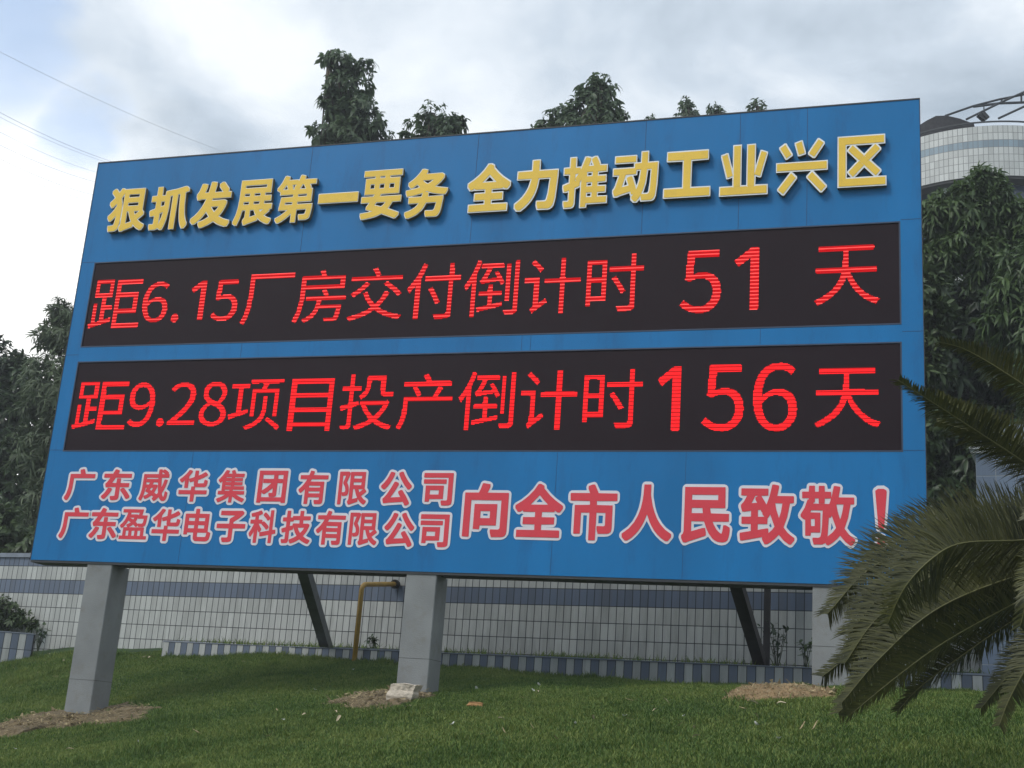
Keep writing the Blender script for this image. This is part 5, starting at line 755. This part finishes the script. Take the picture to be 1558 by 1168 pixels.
# ------------------------------------------------------------------ soil, stones
def soil_mound(label, poly_px, h, seed, colr, straws):
    rng = np.random.default_rng(seed)
    def ground_hit(u, v):
        d = ray(u, v)
        lo, hi = 2.0, 30.0
        f = lambda t: (CW + d * t)[2] - float(gz(*(CW + d * t)[:2]))
        for t in np.arange(3, 25, .1):
            if f(t) < 0: hi = t; lo = t - .1; break
        for _ in range(25):
            m_ = (lo + hi) / 2
            if f(m_) < 0: hi = m_
            else: lo = m_
        return (CW + d * min(lo, (.5 - CW[1]) / d[1]))[:2]      # never past the posts
    Pp = np.array([ground_hit(u, v) for u, v in poly_px]); c = Pp.mean(0)
    T = thing('soil_mound', label, 'soil', (c[0], c[1], float(gz(c[0], c[1]))))
    A = np.arctan2(*(Pp - c).T[::-1]); Rr = np.hypot(*(Pp - c).T); o = np.argsort(A); A = A[o]; Rr = Rr[o]
    A3 = np.r_[A - 2 * np.pi, A, A + 2 * np.pi]; R3 = np.r_[Rr, Rr, Rr]
    na, nr = 96, 26; V = []; F = []
    aa = np.linspace(-np.pi, np.pi, na, endpoint=False); ra = np.interp(aa, A3, R3) * (1 + .10 * np.sin(aa * 7 + seed) + .06 * rng.normal(size=na))
    for j in range(nr):
        t = j / (nr - 1); x = c[0] + np.cos(aa) * ra * t; y = c[1] + np.sin(aa) * ra * t
        z = gz(x, y) + h * (1 - t ** 2.2) * (.6 + .4 * np.sin(x * 9 + seed) * np.cos(y * 11)) + rng.normal(size=na) * h * .16 * (t < .98) - .012 * (t > .97) + .008
        V += list(zip(x, y, z))
    for j in range(nr - 1):
        for k in range(na): F.append((j * na + k, j * na + (k + 1) % na, (j + 1) * na + (k + 1) % na, (j + 1) * na + k))
    mesh_from('earth', V, F, colr, T)
    mb = MB()
    for _ in range(straws):
        a = rng.random() * 2 * np.pi; t = math.sqrt(rng.random()) * .98; r = np.interp(a - np.pi, A3, R3) * t; a -= np.pi
        x = c[0] + math.cos(a) * r; y = c[1] + math.sin(a) * r; z = float(gz(x, y)) + h * (1 - t ** 2.2) * .8 + .012
        b = rng.random() * 2 * np.pi; l = .02 + .05 * rng.random(); d = Vector((math.cos(b) * l, math.sin(b) * l, rng.normal() * .015)); mb.bar((x, y, z), Vector((x, y, z)) + d, .004, .003)
    for _ in range(straws // 3):
        a = rng.random() * 2 * np.pi - np.pi; t = math.sqrt(rng.random()) * 1.02; r = np.interp(a, A3, R3) * t
        x = c[0] + math.cos(a) * r; y = c[1] + math.sin(a) * r; z = float(gz(x, y)) + h * max(0, (1 - t ** 2.2)) * .7 + .01; s = .006 + .016 * rng.random() ** 2
        vv = [(x + s * rng.normal() * .9, y + s * rng.normal() * .9, z + abs(rng.normal()) * s) for _ in range(4)]; mb.add(vv, [(0, 1, 2), (0, 2, 3), (0, 3, 1), (1, 3, 2)])
    tag(mb.build('straw', M_STRAW, T), kind='stuff')
    return Pp, c
M_STRAW = mat('dry_straw', (.36, .285, .16), .9, var=.35, scale=30)
M_SOIL = mat('bare_soil', (.165, .125, .070), .95, var=.4, scale=9, bump=.9, bscale=50, dirt=(.07, .07, .03), dirt_amt=.8)
M_SOIL2 = mat('sandy_soil', (.29, .20, .105), .95, var=.35, scale=12, bump=.9, bscale=60, dirt=(.16, .12, .05), dirt_amt=.6)
MOUNDS = [soil_mound('bare brown soil strewn with dry straw round the left post', [(-25, 1118), (30, 1092), (95, 1082), (170, 1076), (235, 1080), (200, 1098), (130, 1106), (60, 1112), (5, 1126)], .05, 3, M_SOIL, 420),
          soil_mound('small heap of straw and earth beside the middle post', [(528, 1060), (560, 1054), (600, 1050), (632, 1056), (640, 1066), (600, 1076), (560, 1080), (535, 1072)], .045, 4, M_SOIL, 240),
          soil_mound('sandy orange earth patch in front of the right post', [(1104, 1062), (1130, 1052), (1180, 1048), (1240, 1049), (1268, 1055), (1240, 1064), (1180, 1065), (1140, 1068)], .05, 5, M_SOIL2, 260)]
def ground_at(u, v):
    d = ray(u, v); f = lambda t: (CW + d * t)[2] - float(gz(*(CW + d * t)[:2]))
    for t in np.arange(3, 25, .05):
        if f(t) < 0: return CW + d * t
def rock(name, label, cat, u, v, size, m_, seed, rz=0.0, blocky=.5):
    import bmesh
    p = ground_at(u, v); rng = np.random.default_rng(seed); bm = bmesh.new(); bmesh.ops.create_cube(bm, size=1.0)
    bmesh.ops.subdivide_edges(bm, edges=bm.edges[:], cuts=5, use_grid_fill=True)
    ph = rng.random(6) * 6
    for vtx in bm.verts:
        q = vtx.co; n_ = q.normalized() * .62; w = q.lerp(n_, 1 - blocky)
        k = 1 + .08 * math.sin(w.x * 7 + ph[0]) * math.cos(w.y * 6 + ph[1]) + .06 * math.sin(w.z * 9 + ph[2]) + .035 * rng.normal()
        w = w * k; w.x += w.z * .18; vtx.co = Vector((w.x * size[0], w.y * size[1], (w.z + .42) * size[2]))
    me = bpy.data.meshes.new(name); bm.to_mesh(me); bm.free()
    o = link_mesh(name, me, m_); o.location = p; o.rotation_euler = (0, 0, rz); tag(o, label, cat); return o
rock('stone_block', 'pale broken stone block leaning at the foot of the middle post', 'stone', 612, 1067, (.215, .17, .14), M_ROCK, 5, .1, .8)
rock('brick_piece', 'orange broken brick lying alone in the grass', 'brick', 722, 1077, (.105, .07, .045), M_BRICK, 6, .3, .8)
rock('stone_chip', 'small grey stone chip at the right corner of the middle post', 'stone', 652, 1060, (.05, .04, .025), M_ROCK, 8, .3, .6)

# ------------------------------------------------------------------ grass
def build_grass():
    rng = np.random.default_rng(3); n = 1500000
    x = rng.uniform(-4.5, 10.5, n); y = -4.6 + 8.2 * rng.random(n)
    keep = y < CY0 + WK * x - .02
    kx = (x < KX0) & (y < WY0 + WK * x - .03); keep |= kx
    for Pp, c in MOUNDS:
        A = np.arctan2(Pp[:, 1] - c[1], Pp[:, 0] - c[0]); Rr = np.hypot(*(Pp - c).T); o = np.argsort(A); A = A[o]; Rr = Rr[o]
        a = np.arctan2(y - c[1], x - c[0]); r = np.hypot(x - c[0], y - c[1]); lim = np.interp(a, np.r_[A - 2 * np.pi, A, A + 2 * np.pi], np.r_[Rr, Rr, Rr])
        keep &= (r > lim * (.82 + .3 * rng.random(n))) | (rng.random(n) < .02 + .22 * (np.sin(x * 13) * np.sin(y * 17) > .35))
    for (x0, x1) in ((.6, .88), (3.72, 4.01), (7.04, 7.32)): keep &= ~((x > x0) & (x < x1) & (y > 0) & (y < .3))
    # frustum cull
    v = np.stack([x, y, np.full(n, -1.3)], 1) - CW; D = v @ FW; u = 779 + FPX * (v @ RT) / D; w = 584 - FPX * (v @ UP) / D
    keep &= (u > -40) & (u < 1600)
    zz = gz(x[keep], y[keep]); v2 = np.stack([x[keep], y[keep], zz], 1) - CW; k2 = 584 - FPX * (v2 @ UP) / (v2 @ FW) < 1210; ki = np.nonzero(keep)[0]; keep[ki[~k2]] = False
    x = x[keep]; y = y[keep]; n = len(x)
    patch = np.sin(x * 1.9 + 1.3 * np.sin(y * 1.1)) * np.cos(y * 1.6 + .8 * np.sin(x * 1.3)) + .6 * np.sin(x * 4.7 + y * 3.9) * np.cos(x * 2.2 - y * 5.1)
    near = np.clip(1 - np.abs(y - (CY0 + WK * x)) / .22, 0, 1) * (x > KX0)
    h = (.017 + .014 * rng.random(n) + .006 * np.clip(patch, -1, 1)) * (1 + 1.5 * near * rng.random(n)); tall = rng.random(n) < .003; h[tall] *= 2.4; cl = np.sin(x * 7.3 + 2 * np.sin(y * 3)) * np.sin(y * 8.1 + 1.5 * np.sin(x * 2.3)); h *= 1 + .9 * np.clip((cl - .72) / .28, 0, 1); h += near * .03 * rng.random(n) ** 2 * (np.sin(x * 5) > -.4)
    for (u0, v0, r0) in ((232, 1110, .16), (250, 1140, .14), (275, 1095, .12), (215, 1150, .15), (28, 1078, .12), (440, 1135, .12), (860, 1090, .12), (1150, 1150, .14), (700, 1148, .12), (560, 1122, .10), (975, 1140, .12)):
        g0 = ground_at(u0, v0)
        if g0 is not None: dd = np.hypot(x - g0[0], y - g0[1]); mk = (dd < r0) & (rng.random(n) < .35); h[mk] *= 1 + 2.6 * rng.random(mk.sum()) * (1 - dd[mk] / r0)
    lf = (x < -1.2) & (y > 1.6); h[lf] *= 1 + 1.4 * rng.random(lf.sum())
    a = rng.random(n) * 2 * np.pi; lean = .35 + .5 * rng.random(n); wd = .0022 + .0018 * rng.random(n)
    z = gz(x, y) - .004; P = np.stack([x, y, z], 1); d = np.stack([np.cos(a), np.sin(a), np.zeros(n)], 1); s = np.stack([-np.sin(a), np.cos(a), np.zeros(n)], 1)
    up = np.array([0, 0, 1.0]); hh = h[:, None]
    b0 = P - s * wd[:, None]; b1 = P + s * wd[:, None]; mid = P + up * hh * .6 + d * hh * (lean * .3)[:, None]; tip = P + up * hh + d * hh * lean[:, None]
    m0 = mid - s * wd[:, None] * .8; m1 = mid + s * wd[:, None] * .8
    V = np.stack([b0, b1, m1, m0, tip], 1).reshape(-1, 3); o = np.arange(n)[:, None] * 5
    F = np.concatenate([o + [0, 1, 2], o + [0, 2, 3], o + [3, 2, 4]], 0)
    mt, nt, N, L, Pr = nodes_of('grass_blade')
    geo = N('ShaderNodeNewGeometry'); tc = N('ShaderNodeTexCoord'); ns = N('ShaderNodeTexNoise'); L(tc.outputs['Object'], ns.inputs[0]); ns.inputs['Scale'].default_value = .9; ns.inputs['Detail'].default_value = 6; ns.inputs['Roughness'].default_value = .65
    ad = N('ShaderNodeMath'); ad.operation = 'MULTIPLY_ADD'; L(geo.outputs['Random Per Island'], ad.inputs[0]); ad.inputs[1].default_value = .5; L(ns.outputs[0], ad.inputs[2])
    cr = N('ShaderNodeValToRGB'); L(ad.outputs[0], cr.inputs[0]); e = cr.color_ramp.elements
    e[0].position = .36; e[0].color = (.046, .098, .023, 1); e[1].position = .97; e[1].color = (.24, .29, .075, 1); q = e.new(.70); q.color = (.108, .190, .040, 1)
    L(cr.outputs[0], Pr.inputs['Base Color']); Pr.inputs['Roughness'].default_value = .6; Pr.inputs['Specular IOR Level'].default_value = .25
    tr = N('ShaderNodeBsdfTranslucent'); L(cr.outputs[0], tr.inputs[0]); ms = N('ShaderNodeMixShader'); ms.inputs[0].default_value = .3; L(Pr.outputs[0], ms.inputs[1]); L(tr.outputs[0], ms.inputs[2]); L(ms.outputs[0], nt.nodes['Material Output'].inputs[0])
    g = mesh_np('lawn_grass', V, F, mt); tag(g, 'short green lawn grass sloping up to the billboard', 'grass', kind='stuff')
    # tufts on the planting strip
    n = 9000; x = rng.uniform(KX0, 9.4, n); off = .66 * rng.random(n); yy = WY0 + WK * x - off * 1.0 - .01
    dens = np.sin(x * 3.1) * np.sin(x * 1.3 + 2) + .3; kp = (rng.random(n) < .35 + .5 * dens); x = x[kp]; yy = yy[kp]; n = len(x)
    z = KZ - .05 + (1 - off[kp] / .66) * .07; h = .04 + .10 * rng.random(n) ** 2; a = rng.random(n) * 2 * np.pi
    d = np.stack([np.cos(a), np.sin(a), np.zeros(n)], 1); s = np.stack([-np.sin(a), np.cos(a), np.zeros(n)], 1) * .004; P = np.stack([x, yy, z], 1); hh = h[:, None]
    mid = P + up * hh * .6 + d * hh * .15; tip = P + up * hh * .95 + d * hh * .6
    V = np.stack([P - s, P + s, mid + s, mid - s, tip], 1).reshape(-1, 3); o = np.arange(n)[:, None] * 5
    F = np.concatenate([o + [0, 1, 2], o + [0, 2, 3], o + [3, 2, 4]], 0)
    g = mesh_np('strip_grass', V, F, mt); tag(g, 'thin tufts of weedy grass along the kerb top', 'grass', kind='stuff')
build_grass()
# weeds by the wall
def weed(label, u, v, h, spread, n, seed, leafm):
    rng = np.random.default_rng(seed); p = at_line(u, v, WY0 - .28, WK); T = thing('weed', label, 'weed', tuple(p))
    mb = MB(); Ps = []; Ds = []
    for k in range(n):
        a = rng.random() * 6.28; r = spread * rng.random(); tip = Vector(p) + Vector((math.cos(a) * r, math.sin(a) * r * .5, h * (.6 + .4 * rng.random()))); mid = (Vector(p) + tip) / 2 + Vector((rng.normal() * .02, 0, .03))
        mb.tube([Vector(p) - Vector((0, 0, .06)), mid, tip], [.004, .003, .0015], 5)
        for t in np.linspace(.3, 1, 7):
            q = Vector(p).lerp(mid, t * 2) if t < .5 else mid.lerp(tip, t * 2 - 1); Ps.append(tuple(q)); Ds.append(rng.normal(size=3) + np.array([0, 0, .2]))
    mb.build('stem', M_BARK2, T)
    n2 = len(Ps); V, F = leaf_block(np.array(Ps), np.array(Ds), np.tile([0, -.3, 1.0], (n2, 1)) + rng.normal(size=(n2, 3)) * .2, .05 + .03 * rng.random(n2), .022 + .012 * rng.random(n2), .2); mesh_np('leaves', V, F, leafm, T)
weed('straggly dark weed climbing the wall right of the slanted brace', 1183, 1012, .42, .22, 9, 1, LEAF_DARK)
weed('small dark weed on the kerb right of the yellow pipe', 567, 986, .12, .09, 6, 2, LEAF_DARK)
weed('dark twiggy weed hanging over the short kerb at the left', 58, 985, .32, .16, 8, 3, LEAF_DARK)
weed('thin weed against the wall beside the right post', 1226, 1010, .22, .12, 5, 4, LEAF_MANGO)
# dry leaves and scraps lying in the grass
def scrap_mesh(kind, seed):
    rng = np.random.default_rng(seed); l, w = ((.05, .018), (.075, .010), (.035, .022))[kind]; k = 5
    V = []; F = []
    for i in range(k):
        t = i / (k - 1); x = (t - .5) * l; ww = w * math.sin(math.pi * (.12 + .76 * t)) * .5; z = .012 * math.sin(t * 3 + seed) + .006 * t
        V += [(x, -ww, z + ww * .5), (x, 0, z), (x, ww, z + ww * .5)]
    for i in range(k - 1):
        for j in range(2): F.append((i * 3 + j, i * 3 + j + 1, i * 3 + j + 4, i * 3 + j + 3))
    me = bpy.data.meshes.new('dry_leaf'); me.from_pydata(V, [], F); me.update(); me.materials.append((M_DRY, M_STRAW, M_SCRAP)[kind]); return me
M_DRY = mat('dry_leaf', (.50, .42, .28), .8, var=.2); M_SCRAP = mat('white_scrap', (.62, .62, .58), .8, var=.1)
SM = [scrap_mesh(0, 1), scrap_mesh(1, 2), scrap_mesh(2, 3)]
SC = [(1150, 1097, 0), (1151, 1110, 2), (950, 1096, 2), (958, 1101, 1), (979, 1071, 1), (725, 1052, 2), (812, 1055, 2), (818, 1058, 0), (687, 1108, 2), (766, 1120, 1), (110, 1101, 2), (22, 1145, 2), (105, 1147, 0), (227, 1005, 0), (233, 1003, 1),
      (297, 1038, 0), (293, 1056, 1), (96, 1010, 0), (97, 1014, 2), (80, 1016, 1), (95, 990, 1), (58, 1004, 0), (25, 1020, 1), (12, 1029, 1), (500, 1069, 1), (479, 1054, 2), (527, 1143, 1), (430, 1100, 2), (370, 1012, 0), (1040, 1095, 2), (820, 1046, 2), (1240, 1112, 1), (620, 1083, 0), (875, 1107, 2), (537, 1022, 2), (845, 1130, 1), (1060, 1130, 0), (300, 1120, 1), (210, 1135, 2), (1185, 1130, 2)] + [(random.uniform(2, 118), random.uniform(996, 1034), random.choice((0, 1, 1, 1))) for _ in range(26)] + [(random.uniform(210, 240), random.uniform(1000, 1010), 1) for _ in range(5)] + [(random.uniform(330, 1230), random.uniform(1050, 1130), random.choice((0, 1))) for _ in range(22)]
for i, (u, v, k) in enumerate(SC):
    p = ground_at(u, v)
    if p is None: continue
    o = bpy.data.objects.new('dry_leaf', SM[k]); COL.objects.link(o); o.location = (p[0], p[1], float(gz(p[0], p[1])) + .028); o.rotation_euler = (random.uniform(-.5, .5), random.uniform(-.6, .6), random.uniform(0, 6.3)); s = random.uniform(.7, 1.3); o.scale = (s, s, s)
    tag(o, ('small curled dry leaf lying on the lawn', 'thin strand of dry straw lying on the lawn', 'tiny pale scrap lying on the lawn')[k], ('dry leaf', 'straw', 'scrap')[k], ('dry leaves on the lawn', 'straw strands on the lawn', 'pale scraps on the lawn')[k])
    o.name = ('dry_leaf', 'straw_strand', 'paper_scrap')[k]

# ------------------------------------------------------------------ power lines
WL = [((-40, 57), (324, 224), 'topmost power line, alone high above the board corner'), ((-40, 148), (177, 247), 'second power line from the top at the left edge'), ((-40, 156), (176, 250), 'third power line from the top, close under the second'),
      ((-40, 178), (150, 262), 'fourth power line from the top at the left edge'), ((-40, 199), (150, 277), 'fifth power line from the top at the left edge'), ((-40, 220), (147, 297), 'sixth power line from the top, next to lowest at left'), ((-40, 232), (142, 306), 'lowest of the thin power lines left of the board')]
for i, (a, b, lab) in enumerate(WL):
    A = Vector(atD(*a, 42)); B = Vector(atD(*b, 60)); d = B - A; A2 = A - d * .8; B2 = B + d * .8; n = 40; pts = []
    for k in range(n + 1):
        t = k / n; q = A2.lerp(B2, t); q.z -= 1.2 * 4 * t * (1 - t) - 1.0; pts.append(q)
    mb = MB(); mb.tube(pts, (.008 if i in (1, 4, 5) else .006), 5); o = mb.build('power_line', M_WIRE); tag(o, lab, 'power line', 'power lines left of the board')

# ------------------------------------------------------------------ added haze volume, standing in for lens glare
def build_glare_haze():
    mt = bpy.data.materials.new('haze'); mt.use_nodes = True; nt = mt.node_tree; nt.nodes.clear()
    out = nt.nodes.new('ShaderNodeOutputMaterial'); v = nt.nodes.new('ShaderNodeVolumePrincipled')
    v.inputs['Color'].default_value = (.92, .95, 1, 1); v.inputs['Density'].default_value = .0026; v.inputs['Anisotropy'].default_value = .2
    nt.links.new(v.outputs[0], out.inputs['Volume'])
    mb = MB(); mb.box((-405, -205, -4.75), (405, 405, 31)); tag(mb.build('haze', mt), 'thin pale haze in the air', 'haze', kind='stuff')
build_glare_haze()
